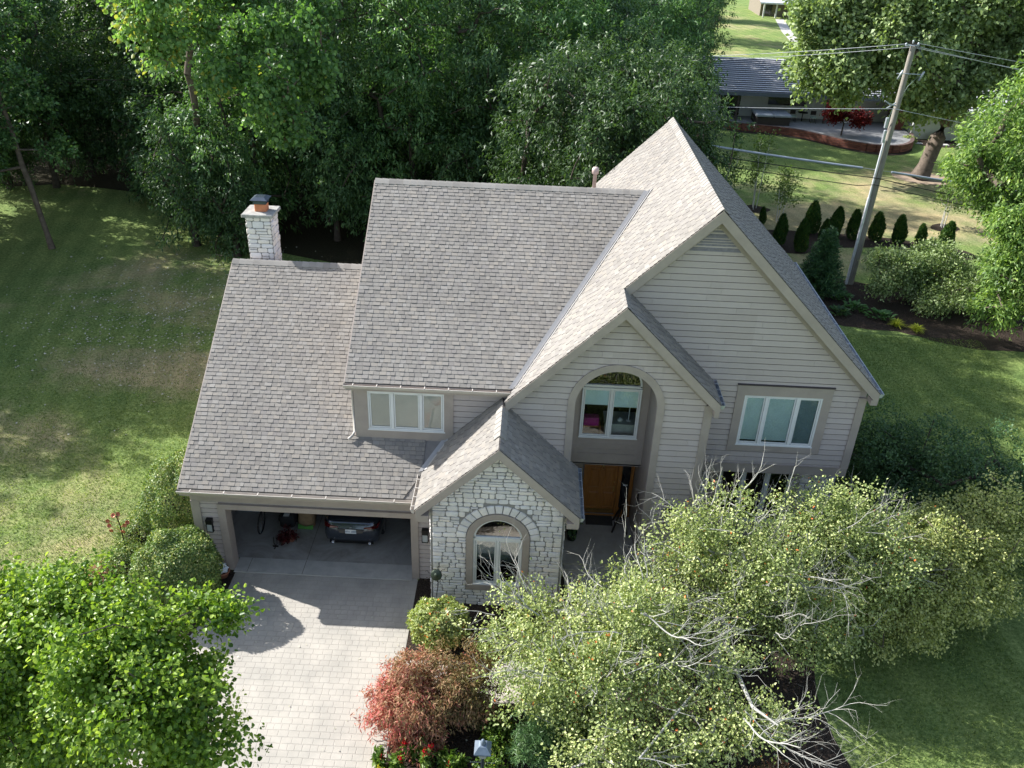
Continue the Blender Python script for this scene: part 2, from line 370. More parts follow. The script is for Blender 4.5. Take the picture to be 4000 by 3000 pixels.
def siding(mb, polys, y, h=.17, seed=1, depth=.018, nx=None, z0=0.):
    """overlapping boards facing -y; polys convex in (x,z)"""
    rr = random.Random(seed); polys = [ccw(list(p)) for p in polys]
    zmin = min(p[1] for q in polys for p in q); zmax = max(p[1] for q in polys for p in q)
    k = math.floor((zmin-z0)/h); z = z0+k*h
    while z < zmax:
        X0 = min(p[0] for q in polys for p in q); X1 = max(p[0] for q in polys for p in q); cuts = [X0-rr.uniform(0, 3.)]
        while cuts[-1] < X1: cuts.append(cuts[-1]+rr.choice((2.44, 3.05, 3.66)))
        for q, (x0, x1, tn) in [(q, cc) for q in polys for cc in [(a, b, rr.random()) for a, b in zip(cuts[:-1], cuts[1:])]]:
            gv = .026
            for za, zb, kind in ((z, z+h-gv, 0), (z+h-gv, z+h, 1)):
                c = clip([(x0, za), (x1-.004, za), (x1-.004, zb), (x0, zb)], q)
                if len(c) < 3: continue
                n = len(c); F = [(p[0], y-.004 if kind else y-.034-depth*(1-(p[1]-z)/h), p[1]) for p in c]; B = [(p[0], y, p[1]) for p in c]
                mb.mesh(F+B, [tuple(range(n))]+([] if kind else [(i, i+n, (i+1) % n+n, (i+1) % n) for i in range(n)]), 0, tn)
        z += h
def stones(mb, u0, u1, z0, z1, W, seed, keep=None, trim=None, hr=(.09, .18), wr=(.14, .38)):
    """rough-cut stones in uneven courses; W(u, z, out) gives the 3D point, trim(rect) may shrink or drop one"""
    rr = random.Random(seed); z = z0
    def one(a, b, c, d):
        r = (a, b, c, d)
        if trim: r = trim(r)
        if not r: return
        a, b, c, d = r
        if b-a < .04 or d-c < .035: return
        g = .009; a += g; b -= g; c += g; d -= g
        cx, cz = (a+b)/2, (c+d)/2; k = min(.03, (b-a)*.25, (d-c)*.25)
        base = [(a+k, c), (cx, c), (b-k, c), (b, c+k), (b, d-k), (b-k, d), (cx, d), (a+k, d), (a, d-k), (a, c+k)]
        base = [(p[0]+rr.uniform(-.007, .007), p[1]+rr.uniform(-.006, .006)) for p in base]
        if keep:
            base = clip(base, keep)
            if len(base) < 3 or area(base) < .0015: return
            cx = sum(p[0] for p in base)/len(base); cz = sum(p[1] for p in base)/len(base)
        n = len(base); o = rr.uniform(.012, .03); vs = []
        for s_, dep in ((1, 0), (.985, o*.6), (.88, o)):
            for p in base: vs.append(W(cx+(p[0]-cx)*s_, cz+(p[1]-cz)*s_, dep+(rr.uniform(-.004, .006) if dep else 0)))
        vs.append(W(cx+rr.uniform(-.03, .03), cz, o+rr.uniform(.002, .012)))
        fs = []
        for l in (0, n):
            for i in range(n): j = (i+1) % n; fs.append((l+i, l+j, l+n+j, l+n+i))
        for i in range(n): fs.append((2*n+i, 2*n+(i+1) % n, 3*n))
        mb.mesh(vs, fs, 0, rr.random())
    while z < z1-.02:
        h = rr.uniform(*hr); u = u0
        if z+h > z1-.06: h = z1-z
        while u < u1-.02:
            wd = rr.uniform(*wr)
            if u+wd > u1-.09: wd = u1-u
            if h > .15 and rr.random() < .28:
                m = z+h*rr.uniform(.4, .6); one(u, u+wd, z, m); one(u, u+wd, m, z+h)
            else: one(u, u+wd, z, z+h)
            u += wd
        z += h

def holed(mb, outer, hole, y0, y1, m):
    """wall slab between an outline and a hole, cut into vertical slices; outline convex"""
    xs = sorted(set([p[0] for p in outer]+[p[0] for p in hole])); o = ccw(list(outer))
    def zr(poly, x):
        zs = []
        for i in range(len(poly)):
            (a, b), (c, d) = poly[i], poly[(i+1) % len(poly)]
            if min(a, c)-1e-9 <= x <= max(a, c)+1e-9:
                if abs(a-c) < 1e-9: zs += [b, d]
                else: zs.append(b+(d-b)*(x-a)/(c-a))
        return (min(zs), max(zs)) if zs else None
    for a, b in zip(xs[:-1], xs[1:]):
        if b-a < 1e-6: continue
        e = 1e-7; oa, ob = zr(o, a+e), zr(o, b-e); ha, hb = zr(hole, a+e), zr(hole, b-e)
        if ha and hb:
            mb.prism([(a, oa[0]), (b, ob[0]), (b, hb[0]), (a, ha[0])], y0, y1, m=m) if hb[0]-ob[0] > .001 else None
            mb.prism([(a, ha[1]), (b, hb[1]), (b, ob[1]), (a, oa[1])], y0, y1, m=m)
        else: mb.prism([(a, oa[0]), (b, ob[0]), (b, ob[1]), (a, oa[1])], y0, y1, m=m)
# ---------------------------------------------------------------- foliage
LEAF = {
    'oval': (np.array([(0, 0, 0), (.30, -.5, .14), (.72, -.40, .10), (1, 0, -.12), (.72, .40, .10), (.30, .5, .14)]), [(0, 1, 2, 3), (0, 3, 4, 5)]),
    'dia': (np.array([(0, 0, 0), (.42, -.5, .12), (1, 0, -.15), (.42, .5, .12)]), [(0, 1, 2, 3)]),
    'blade': (np.array([(0, -.5, 0), (0, .5, 0), (.55, .38, .22), (.55, -.38, .22), (1, 0, 0)]), [(0, 1, 2, 3), (3, 2, 4)]),
}
def unit(a): return a/np.maximum(np.linalg.norm(a, axis=1, keepdims=True), 1e-9)
class Leaves:
    def __init__(s): s.V = []; s.T = []; s.n = 0; s.shape = None
    def add(s, pos, dirs, nrm, L, Wd, tint, shape='dia'):
        tpl, fs = LEAF[shape]; s.shape = shape
        dirs = unit(dirs); side = unit(np.cross(dirs, nrm)); nn = np.cross(side, dirs)
        L = np.broadcast_to(L, (len(pos),)); Wd = np.broadcast_to(Wd, (len(pos),))
        V = pos[:, None, :]+dirs[:, None, :]*(tpl[None, :, 0:1]*L[:, None, None])+side[:, None, :]*(tpl[None, :, 1:2]*Wd[:, None, None])+nn[:, None, :]*(tpl[None, :, 2:3]*L[:, None, None])
        s.V.append(V.reshape(-1, 3)); s.T.append(np.repeat(tint, len(fs))); s.n += len(pos)
    def build(s, name, mat, parent=None, off=(0, 0, 0)):
        tpl, fs = LEAF[s.shape]; V = np.concatenate(s.V)-np.array(woff(parent)); k = len(tpl)
        base = (np.arange(s.n)*k)[:, None]
        loops = np.concatenate([base+np.array(f)[None, :] for f in fs], axis=1).reshape(-1)
        lens = np.tile(np.array([len(f) for f in fs]), s.n)
        me = bpy.data.meshes.new(name); me.vertices.add(len(V)); me.vertices.foreach_set('co', V.astype(np.float32).ravel())
        me.loops.add(len(loops)); me.loops.foreach_set('vertex_index', loops.astype(np.int32))
        me.polygons.add(len(lens)); st = np.concatenate([[0], np.cumsum(lens)[:-1]])
        me.polygons.foreach_set('loop_start', st.astype(np.int32)); me.polygons.foreach_set('loop_total', lens.astype(np.int32))
        me.materials.append(mat)
        at = me.attributes.new('tint', 'FLOAT', 'FACE'); at.data.foreach_set('value', np.clip(np.concatenate(s.T), 0, 1).astype(np.float32))
        me.update(calc_edges=True)
        o = bpy.data.objects.new(name, me); COL.objects.link(o)
        if parent: o.parent = parent
        return o
def crown_pts(lobes, n, seed, sub=9, inner=.25, jag=.3):
    """tuft centres on the skins of many small lobes packed into each big one; returns points and outward directions"""
    g = np.random.default_rng(seed); P = []; D = []
    vol = np.array([l[1][0]*l[1][1]*l[1][2] for l in lobes])**(2/3); cnt = np.maximum(6, (n*vol/vol.sum()).astype(int))
    for (c, r), m in zip(lobes, cnt):
        c = np.array(c, float); r = np.array(r, float)
        d = unit(g.normal(size=(sub, 3))); sc = c+d*r*g.uniform(.40, .82, (sub, 1)); sr = r*g.uniform(.28, .50, (sub, 1))
        sc = np.vstack([sc, c[None]]); sr = np.vstack([sr, r[None]*.62])
        pick = g.integers(0, len(sc), m); dd = unit(g.normal(size=(m, 3)))
        rad = np.where(g.random((m, 1)) < inner, g.uniform(.2, .8, (m, 1)), 1+g.normal(size=(m, 1))*jag*.35)
        p = sc[pick]+dd*sr[pick]*rad
        P.append(p); D.append(unit((p-c)/r+dd*.5))
    return np.concatenate(P), np.concatenate(D)
def tufts(lv, P, D, per, spread, L, Wd, seed, droop=.3, out=.8, rnd=.7, up=.6, shape='dia', tint=None, tvar=.22, odd=.006):
    g = np.random.default_rng(seed); n = len(P)*per
    ct = g.normal(.5, .17, len(P)) if tint is None else tint
    p = np.repeat(P, per, 0)+g.normal(size=(n, 3))*np.array(spread); d = np.repeat(D, per, 0)*out+g.normal(size=(n, 3))*rnd+np.array([0, 0, -droop])
    nr = g.normal(size=(n, 3))*.55+np.array([0, 0, up])+np.repeat(D, per, 0)*.35
    s_ = g.uniform(.7, 1.25, n)
    lv.add(p, d, nr, L*s_, Wd*s_*g.uniform(.85, 1.15, n), np.where(g.random(n) < odd, 1., np.clip(np.repeat(ct, per)+g.normal(size=n)*tvar, 0, .95)), shape)
def skeleton(mb, trunk, P, r0, seed, tip=.012, n=5, maxr=None, m=0, wob=.08):
    """join every attractor to the growing tree (shortest link first) and give limbs pipe-model radii"""
    g = random.Random(seed); nodes = [Vector(p) for p in trunk]; par = [-1]+list(range(len(trunk)-1))
    start = max(1, len(trunk)//2)
    A = np.array(P); best = np.full(len(A), 1e9); bi = np.zeros(len(A), int); alive = np.ones(len(A), bool)
    def relax(idx):
        q = np.array(nodes[idx]); d = np.linalg.norm(A-q, axis=1)+np.maximum(0, q[2]-A[:, 2])*.8
        k = d < best; best[k] = d[k]; bi[k] = idx
    for i in range(start, len(nodes)): relax(i)
    while alive.any():
        k = int(np.argmin(np.where(alive, best, 1e9))); alive[k] = False
        a = nodes[bi[k]]; b = Vector(A[k]); pi_ = int(bi[k]); d = (b-a).length; seg = max(1, int(d/.7))
        for j in range(1, seg+1):
            q = a.lerp(b, j/seg)
            if j < seg: q += Vector((g.uniform(-1, 1), g.uniform(-1, 1), g.uniform(-.3, .8)))*wob*min(d, 2)
            nodes.append(q); par.append(pi_); pi_ = len(nodes)-1; relax(pi_)
    cnt = [0]*len(nodes); kids = [0]*len(nodes)
    for i in range(len(nodes)-1, 0, -1):
        if cnt[i] == 0: cnt[i] = 1
        if par[i] >= 0: cnt[par[i]] += cnt[i]
    # children always come after parents except the trunk order, which is also increasing
    tot = max(cnt); rad = [max(tip, r0*(c/tot)**.5) for c in cnt]
    for i in range(len(trunk)):
        rad[i] = max(rad[i], r0*(1-.35*i/len(trunk)))
    mb.tube([nodes[i] for i in range(len(trunk))], [rad[i]*(1.35 if i == 0 else 1) for i in range(len(trunk))], 9, m)
    for i in range(len(trunk), len(nodes)):
        a, b = nodes[par[i]], nodes[i]
        if (b-a).length < 1e-4: continue
        ra = rad[i] if par[i] >= len(trunk) and rad[par[i]] < rad[i]*1.6 else rad[i]*1.25
        ra = min(ra, rad[par[i]])
        mb.tube([a, b], [ra, rad[i]], 4 if rad[i] < .03 else 6, m, cap=False)
def twig(mb, p, d, L, r, depth, g, m=0, spread=.75, up=.1):
    """bare crooked branching twig"""
    pts = [Vector(p)]; dd = Vector(d).normalized(); k = max(2, int(L/.16))
    for i in range(k):
        dd = (dd+Vector((g.uniform(-1, 1), g.uniform(-1, 1), g.uniform(-1, 1)+up))*.26).normalized(); pts.append(pts[-1]+dd*L/k)
    mb.tube(pts, [r*(1-.55*i/k) for i in range(k+1)], 5 if r > .02 else 4, m, cap=False)
    if depth <= 0: return
    for i in range(1, k+1):
        if g.random() < .85:
            nd = (dd+Vector((g.uniform(-1, 1), g.uniform(-1, 1), g.uniform(-.8, 1)))*spread).normalized()
            twig(mb, pts[i], nd, L*g.uniform(.35, .6), r*.5*(1-.3*i/k), depth-1, g, m, spread, up)
def make_tree(name, base, lobes, n, per, spread, L, Wd, lmat, bmat, label, cat, seed, trunk_h=None, r0=.16, group=None,
              shape='dia', droop=.3, lean=(0, 0), sub=9, inner=.25, up=.6, out=.8, rnd=.7, skel=160, jag=.3, tvar=.22, tip=.012, tintf=None):
    root = empty(name, base, label, cat, group)
    P, D = crown_pts(lobes, n, seed, sub, inner, jag)
    P[:, 2] = np.maximum(P[:, 2], base[2]+.12)
    g = random.Random(seed); zc = min(l[0][2]-l[1][2]*.3 for l in lobes); th = trunk_h or max(.5, zc)
    top = Vector((base[0]+lean[0], base[1]+lean[1], base[2]+th)); b = Vector(base); k = max(3, int(th/.8))
    tr = [b.lerp(top, i/k)+Vector((g.uniform(-1, 1), g.uniform(-1, 1), 0))*(.05*th/k if 0 < i else 0) for i in range(k+1)]
    mb = MB(); sel = P[np.random.default_rng(seed).permutation(len(P))[:skel]]
    skeleton(mb, tr, sel, r0, seed, tip)
    mb.build('trunk', bmat, root)
    lv = Leaves(); tufts(lv, P, D, per, spread, L, Wd, seed+5, droop, out, rnd, up, shape, tintf(P) if tintf else None, tvar)
    lv.build('crown', lmat, root, base); return root
#@@GROUND@@
# ================================================================ ground
def sheet(name, polys, z, mat, kind='structure'):
    mb = MB()
    for p in polys: mb.face([(x, y, z) for x, y in ccw(list(p))])
    return tag(mb.build(name, mat), kind=kind)
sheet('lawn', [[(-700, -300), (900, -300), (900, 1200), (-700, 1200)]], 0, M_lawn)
def rag(pts, amp=.12, step=.35, seed=1, close=True):
    """outline through pts, curved and slightly ragged"""
    g = random.Random(seed); out = []; n = len(pts)
    for i in range(n):
        p0, p1, p2, p3 = (Vector(pts[(i+k-1) % n]) for k in range(4)); m = max(1, int((p2-p1).length/step))
        for j in range(m):
            t = j/m; q = .5*((2*p1)+(-p0+p2)*t+(2*p0-5*p1+4*p2-p3)*t*t+(-p0+3*p1-3*p2+p3)*t**3)
            out.append((q.x+g.uniform(-amp, amp)*.5, q.y+g.uniform(-amp, amp)*.5))
    return out
sheet('driveway', [[(.05, .02), (.05, -1.2), (-.4, -2.6), (-1.0, -4.5), (-1.6, -14), (5.1, -14), (5.06, -5.9), (5.04, -.12), (4.88, .02)]], .012, M_paver)
sheet('mulch_bed', [rag([(-3.6, .4), (-3.3, -1.8), (-1.9, -2.9), (-.6, -2.8), (-.05, -1.6), (-.0, -.1), (-.9, -.05), (-1.1, 2.2), (-1.2, 5.2), (-2.6, 5.0), (-3.2, 2.6)], .1, .3, 3)], .006, M_mulch)
sheet('mulch_bed', [rag([(5.08, -14), (5.08, -.03), (8, .2), (12.2, .7), (17.0, 1.8), (17.8, 4), (17.6, 8), (19.6, 7), (21.0, 3.5), (19.2, 1.2), (16.2, -.4), (15.2, -2.6), (15.1, -4.6), (15.6, -7.5), (14, -14)], .08, .4, 4)], .006, M_mulch)
sheet('mulch_bed', [rag([(20.2, 20), (20.8, 18.0), (22.4, 17.2), (24.2, 17.0), (25.6, 16.1), (27.4, 15.6), (31, 16), (33, 19), (30, 22.6), (25.4, 22.1), (22.9, 22.9), (20.8, 22)], .12, .4, 5)], .006, M_mulch)
sheet('mulch_bed', [rag([(20.2, 26.9), (22, 26.0), (24, 27.0), (27, 27.5), (31.2, 26.3), (31.6, 27.7), (28, 29.1), (24, 29.6), (20.5, 29.5)], .15, .4, 6)], .006, M_mulch)
sheet('mulch_bed', [rag([(31.1, 31.2), (31.9, 30.6), (32.9, 31.4), (32, 32.2)], .12, .3, 7), rag([(20.4, 33.2), (21.3, 32.6), (22.3, 33.3), (21.3, 34.1)], .12, .3, 8)], .006, M_mulch)
sheet('bare_soil', [rag([(32.6, 42), (33.6, 40.4), (35.8, 40.3), (36.8, 41.8), (35.2, 43), (33.4, 43.1)], .2, .4, 9)], .006, plain('pale_soil', (.34, .26, .19), .95, 0, .1, .18, 2, .3))
sheet('woodland_floor', [rag([(-60, 33), (-30, 31), (-18, 32), (-12, 28), (-4, 22.5), (6, 21), (14, 21.5), (17.5, 23), (19.5, 31), (20.5, 42), (22, 58), (21, 70), (24, 92), (28, 140), (-90, 140)], .5, 2, 10)], .006, M_forest)
sheet('garden_walk', [[(5.06, -2.95), (6.2, -2.9), (9.0, -2.75), (10.1, -1.9), (10.3, -.6), (9.1, -.6), (9.0, .7), (11.2, .7), (11.9, -.2), (11.8, -2.4), (10.2, -3.9), (7.4, -4.1), (5.06, -3.75)]], .014, plain('stamped_walk', (.43, .39, .34), .9, 0, .15, .15, 5, .5))
sheet('far_path', [[(43.9, 126), (45.2, 126), (42.9, 111), (41.6, 100), (40.3, 100), (41.6, 112)]], .01, M_walk)
def specks(name, lab, box_, n, size, mat, seed, gauss=False):
    g = np.random.default_rng(seed); lv = Leaves()
    x = g.uniform(box_[0], box_[1], n); y = g.uniform(box_[2], box_[3], n)
    if gauss: x = g.normal((box_[0]+box_[1])/2, (box_[1]-box_[0])/4, n); y = g.normal((box_[2]+box_[3])/2, (box_[3]-box_[2])/4, n)
    P = np.stack([x, y, np.full(n, .03)], 1); d = g.normal(size=(n, 3))*[1, 1, .25]
    lv.add(P, d, np.tile([0, 0, 1.], (n, 1))+g.normal(size=(n, 3))*.3, size*g.uniform(.6, 1.3, n), size*.7, g.random(n), 'dia')
    return tag(lv.build(name, mat), lab, 'fallen leaves', kind='stuff')
def turf(lab, regs, seed):
    g = np.random.default_rng(seed); lv = Leaves()
    for (x0, x1, y0, y1, n) in regs:
        x = g.uniform(x0, x1, n); y = g.uniform(y0, y1, n); k = g.random(n) > np.clip((y-4)/14, 0, .95)*(x < 0); x, y = x[k], y[k]; n = len(x); P = np.stack([x, y, np.zeros(n)], 1); cl = .5+.5*np.sin(x*2.1+np.sin(y*1.7)*2)*np.cos(y*2.6+x*.8)
        lv.add(P, g.normal(size=(n, 3))*.45+[0, 0, 1], g.normal(size=(n, 3)), .055*g.uniform(.6, 1.4, n), .022, .3+cl*.3+g.normal(size=n)*.22, 'dia')
    return tag(lv.build('turf_blades', M_turf), lab, 'grass', kind='stuff')
M_turf = leafmat('turf_blades', [(0, (.062, .105, .026)), (.5, (.19, .265, .070)), (1, (.45, .49, .19))], .3, .7, .15)
turf('short grass blades of the left lawn and the lawn right of the house', [(-15, -1.2, -3, 18, 110000), (15.6, 20.5, -7, 1, 16000), (18, 27.5, 1, 16.5, 52000)], 5)
M_fallen = leafmat('pale_fallen_leaves', [(0, (.35, .33, .24)), (1, (.62, .60, .50))], .1)
specks('fallen_leaves', 'pale fallen leaves scattered over the shaded lawn beside the woods', (-14, 0, 9, 22), 1500, .10, M_fallen, 3, True)
specks('fallen_leaves', 'small pale leaves dropped on the mulch bed under the crabapples', (6, 15, -6.5, -1), 160, .06, M_fallen, 4)

# ================================================================ house
HO = empty('house', (0, 0, 0), 'taupe clapboard house with steep grey shingle roofs, a white stone gable and an open garage', 'house')
GS = .627; GC = math.hypot(1, GS); gz = lambda y: 2.938+(y+.348)*GS
BS = .987; BC = math.hypot(1, BS); bz = lambda x: 10.188-abs(x-12.107)*BS           # big gable
ez = lambda x: 8.108-abs(x-10.0)*BS                                                 # entry gable
SS = .948; SC = math.hypot(1, SS); sz = lambda x: 5.217-abs(x-7.17)*SS              # stone gable
MS = (9.102-5.563)/(6.385-.897); MC = math.hypot(1, MS); mz = lambda y: 5.563+(y-.897)*MS
vx = lambda y: 12.107-(10.188-mz(y))/BS                                             # valley line of main roof and big gable
RM = [M_shingle, M_deck, plain('shingle_butts', (.10, .09, .082), .95, 0, .1, .15, 9)]
# --- roofs
mb = MB(); shingles(mb, (-1.0, -.348, 2.938), (1, 0, 0), Vector((0, 1, GS))/GC, [[(-1, -.348), (5.17, -.348), (5.17, .277), (5.76, 1.16), (-1, 1.16)], [(-1, 1.16), (3.36, 1.16), (3.36, 5.695), (-1, 5.695)]], 11)
garage_roof = mb.build('roof', RM, HO)
mb = MB(); shingles(mb, (3.36, 11.738, 2.938), (-1, 0, 0), Vector((0, -1, GS))/GC, [[(-1, 5.695), (3.36, 5.695), (3.36, 11.738), (-1, 11.738)]], 12, h=.3)
mb.build('roof', RM, HO)
mb = MB(); shingles(mb, (3.174, .897, 5.563), (1, 0, 0), Vector((0, 1, MS))/MC, [[(3.174, .897), (7.42, .897), (11.01, 6.385), (3.174, 6.385)]], 13)
main_roof = mb.build('roof', RM, HO)
mb = MB(); shingles(mb, (12, 11.873, 5.563), (-1, 0, 0), Vector((0, -1, MS))/MC, [[(3.174, 6.385), (11.01, 6.385), (8.6, 10.0), (7.5, 11.873), (3.174, 11.873)]], 14, h=.3)
mb.build('roof', RM, HO)
lx = 7.22
mb = MB(); shingles(mb, (lx, 10.79, bz(lx)), (0, -1, 0), Vector((1, 0, BS))/BC, [[(7.22, .585), (10, .585), (10, 1.658), (vx(1.658), 1.658)], [(vx(1.658), 1.658), (12.107, 1.658), (12.107, 6.385), (11.01, 6.385)], [(11.01, 6.385), (12.107, 6.385), (12.107, 10.79), (8.2, 10.79)]], 15)
big_roof = mb.build('roof', RM, HO)
mb = MB(); shingles(mb, (16.867, 1.658, bz(16.867)), (0, 1, 0), Vector((-1, 0, BS))/BC, [[(12.107, 1.658), (16.867, 1.658), (16.867, 10.79), (12.107, 10.79)]], 16)
big_roof_r = mb.build('roof', RM, HO)
mb = MB(); shingles(mb, (12.572, .585, ez(12.572)), (0, 1, 0), Vector((-1, 0, BS))/BC, [[(10, .585), (12.572, .585), (12.572, 1.94), (10, 1.94)]], 17)
entry_roof = mb.build('roof', RM, HO)
mb = MB(); shingles(mb, (5.17, 1.14, sz(5.17)), (0, -1, 0), Vector((1, 0, SS))/SC, [[(5.17, -1.268), (7.17, -1.268), (7.17, 1.12), (5.74, 1.12), (5.17, .277)]], 18)
stone_roof = mb.build('roof', RM, HO)
mb = MB(); shingles(mb, (9.187, -1.268, sz(9.187)), (0, 1, 0), Vector((-1, 0, SS))/SC, [[(7.17, -1.268), (9.187, -1.268), (9.187, .874), (7.17, .874)]], 19)
stone_roof_r = mb.build('roof', RM, HO)
# --- ridge caps: overlapping saddle pieces
def ridge_cap(a, b, slope, parent, wid=.16, axis='x', lift=.035, seed=1):
    mb = MB(); g = random.Random(seed); a, b = Vector(a), Vector(b); L = (b-a).length; n = int(L/.2); d = (b-a).normalized(); sd = Vector((d.y, -d.x, 0))
    for i in range(n):
        p = a+d*(L*i/n); q = a+d*(L*(i+1)/n+.04); l0 = lift; l1 = lift+.014; tn = g.random()
        vs = []
        for pt, lf in ((p, l1), (q, l0)):
            for s_, dz in ((-1, -wid*slope), (-.35, -wid*slope*.28), (0, 0), (.35, -wid*slope*.28), (1, -wid*slope)):
                vs.append(pt+sd*wid*s_+Vector((0, 0, dz+lf)))
            for s_, dz in ((1, -wid*slope), (-1, -wid*slope)): vs.append(pt+sd*wid*s_+Vector((0, 0, dz-.02)))
        fs = [(k, k+1, k+8, k+7) for k in range(6)]+[(6, 0, 7, 13), (0, 6, 5, 4, 3, 2, 1), (7, 8, 9, 10, 11, 12, 13)]
        mb.mesh(vs, fs, 0, tn)
    return mb.build('ridge_cap', [M_ridge], parent)
ridge_cap((-1.0, 5.695, 6.727), (3.3, 5.695, 6.727), GS, garage_roof, seed=1)
ridge_cap((3.174, 6.385, 9.102), (10.85, 6.385, 9.102), MS, main_roof, seed=2)
ridge_cap((12.107, 1.658, 10.188), (12.107, 10.79, 10.188), BS, big_roof, .14, seed=3)
ridge_cap((10, .585, 8.108), (10, 1.64, 8.108), BS, entry_roof, .12, lift=.02, seed=4)
ridge_cap((7.17, -.75, 5.217), (7.17, .80, 5.217), SS, stone_roof, .15, lift=.05, seed=5)
# --- flashing
def strip(mb, pts, offs, m=0):
    for i in range(len(pts)-1):
        a, b = Vector(pts[i]), Vector(pts[i+1])
        for (o0, o1) in zip(offs[:-1], offs[1:]): mb.face([a+Vector(o0), a+Vector(o1), b+Vector(o1), b+Vector(o0)], m)
mb = MB(); V0 = (7.43, .897, 5.60); V1 = (10.98, 6.36, 9.125)
strip(mb, [V0, V1], [(-.13, 0, .015), (-.01, 0, -.002), (0, 0, .045), (.02, 0, .045), (.035, 0, .02), (.12, 0, .135)])
mb.build('valley_flashing', M_flash, main_roof)
mb = MB(); strip(mb, [(5.18, .29, sz(5.18)+.035), (5.76, 1.13, 3.86+.035)], [(-.12, -.02, -.0), (-.0, 0, .012), (0.01, 0, .05), (.03, 0, .045), (.10, -.02, .10)])
mb.build('valley_flashing', M_flash, garage_roof)
mb = MB(); mb.face([(3.34, 1.06, gz(1.06)+.045), (5.80, 1.06, gz(1.06)+.045), (5.80, 1.115, gz(1.115)+.045), (3.34, 1.115, gz(1.115)+.045)]); mb.face([(3.34, 1.113, gz(1.1)+.04), (5.80, 1.113, gz(1.1)+.04), (5.80, 1.109, gz(1.1)+.10), (3.34, 1.109, gz(1.1)+.10)])
for i in range(11): mb.box(3.5+i*.21, 3.53+i*.21, 1.07, 1.10, gz(1.09)+.04, gz(1.09)+.062, 1)
mb.build('wall_flashing', [plain('pink_membrane', (.42, .16, .18), .6, 0, .3), M_white], garage_roof)
# --- gutters: open troughs with hangers
def gutter(a, b, out, parent, w_=.125, hh=.11, n=6, mat=None):
    """a,b: top back corners at the eave; out: horizontal direction away from the roof"""
    a, b, o = Vector(a), Vector(b), Vector(out); mb = MB(); d = (b-a).normalized()
    prof = [(0, 0), (0, -hh), (w_*.55, -hh), (w_*.8, -hh*.55), (w_, -hh*.12), (w_, 0), (w_-.016, 0), (w_-.02, -hh*.15), (w_*.75, -hh*.5), (w_*.5, -hh+.012), (.006, -hh+.012), (.006, 0)]
    k = len(prof); vs = [p+o*u+Vector((0, 0, z)) for p in (a, b) for u, z in prof]
    mb.mesh(vs, [(i, (i+1) % k, (i+1) % k+k, i+k) for i in range(k)])
    for p in (a, b): mb.face([p, p+Vector((0, 0, -hh)), p+o*w_*.55+Vector((0, 0, -hh)), p+o*w_*.8+Vector((0, 0, -hh*.55)), p+o*w_])
    L = (b-a).length
    for i in range(n):
        p = a+d*(L*(i+.4)/n); mb.mesh([p+o*t+d*s_+Vector((0, 0, z)) for s_ in (-.012, .012) for t, z in ((.0, .012), (w_, .012), (w_, .002), (.0, .002))], [(0, 1, 2, 3), (7, 6, 5, 4), (0, 4, 5, 1), (1, 5, 6, 2), (2, 6, 7, 3), (3, 7, 4, 0)])
    return mb.build('gutter', mat or M_gutter, parent)
gutter((-1.02, -.36, 2.925), (5.05, -.36, 2.925), (0, -1, 0), garage_roof, n=7)
gutter((3.15, .885, 5.55), (7.36, .885, 5.55), (0, -1, 0), main_roof, n=7)
gutter((5.155, -1.24, 3.315), (5.155, .22, 3.315), (-1, 0, 0), stone_roof, .10, n=4)
M_zinc = plain('grey_blue_gutter', (.42, .46, .50), .35, .5, .5, .08)
gutter((9.20, -1.24, 3.30), (9.20, .86, 3.30), (1, 0, 0), stone_roof_r, .10, n=6, mat=M_zinc)
gutter((12.585, .62, 5.565), (12.585, 1.9, 5.565), (1, 0, 0), entry_roof, .11, n=4, mat=M_zinc)
gutter((16.88, 1.70, 5.48), (16.88, 10.75, 5.48), (1, 0, 0), big_roof_r, .12, n=14, mat=M_zinc)
# --- rake boards (fascias) in the gable planes
def rake(name, x0, zf, x1, y, th, drop, parent, y2=None, top=0.):
    """board between x0 and x1 following zf, hanging drop below the roof surface"""
    mb = MB(); z0, z1 = zf(x0)-top, zf(x1)-top; mb.prism([(x0, z0-drop), (x1, z1-drop), (x1, z1), (x0, z0)], y, y+th if y2 is None else y2); return mb.build(name, M_trim, parent)
for (cx_, x0, x1, zf, y, par, dr) in ((12.107, 10.05, 16.86, bz, 1.642, big_roof, .30), (10.0, 7.24, 12.565, ez, .569, entry_roof, .29), (7.17, 5.18, 9.18, sz, -1.284, stone_roof, .27)):
    rake('rake_board', x0, zf, cx_, y, .03, dr, par, top=.0); rake('rake_board', cx_, zf, x1, y, .03, dr, par, top=.0)
    # soffit behind the board, up to the wall
    mb = MB(); yb = {1.642: 1.945, .569: .88, -1.284: -.91}[y]
    for a, b in ((x0, cx_), (cx_, x1)): mb.prism([(a, zf(a)-.17), (b, zf(b)-.17), (b, zf(b)-.115), (a, zf(a)-.115)], y+.031, yb)
    mb.build('soffit', M_trim, par)
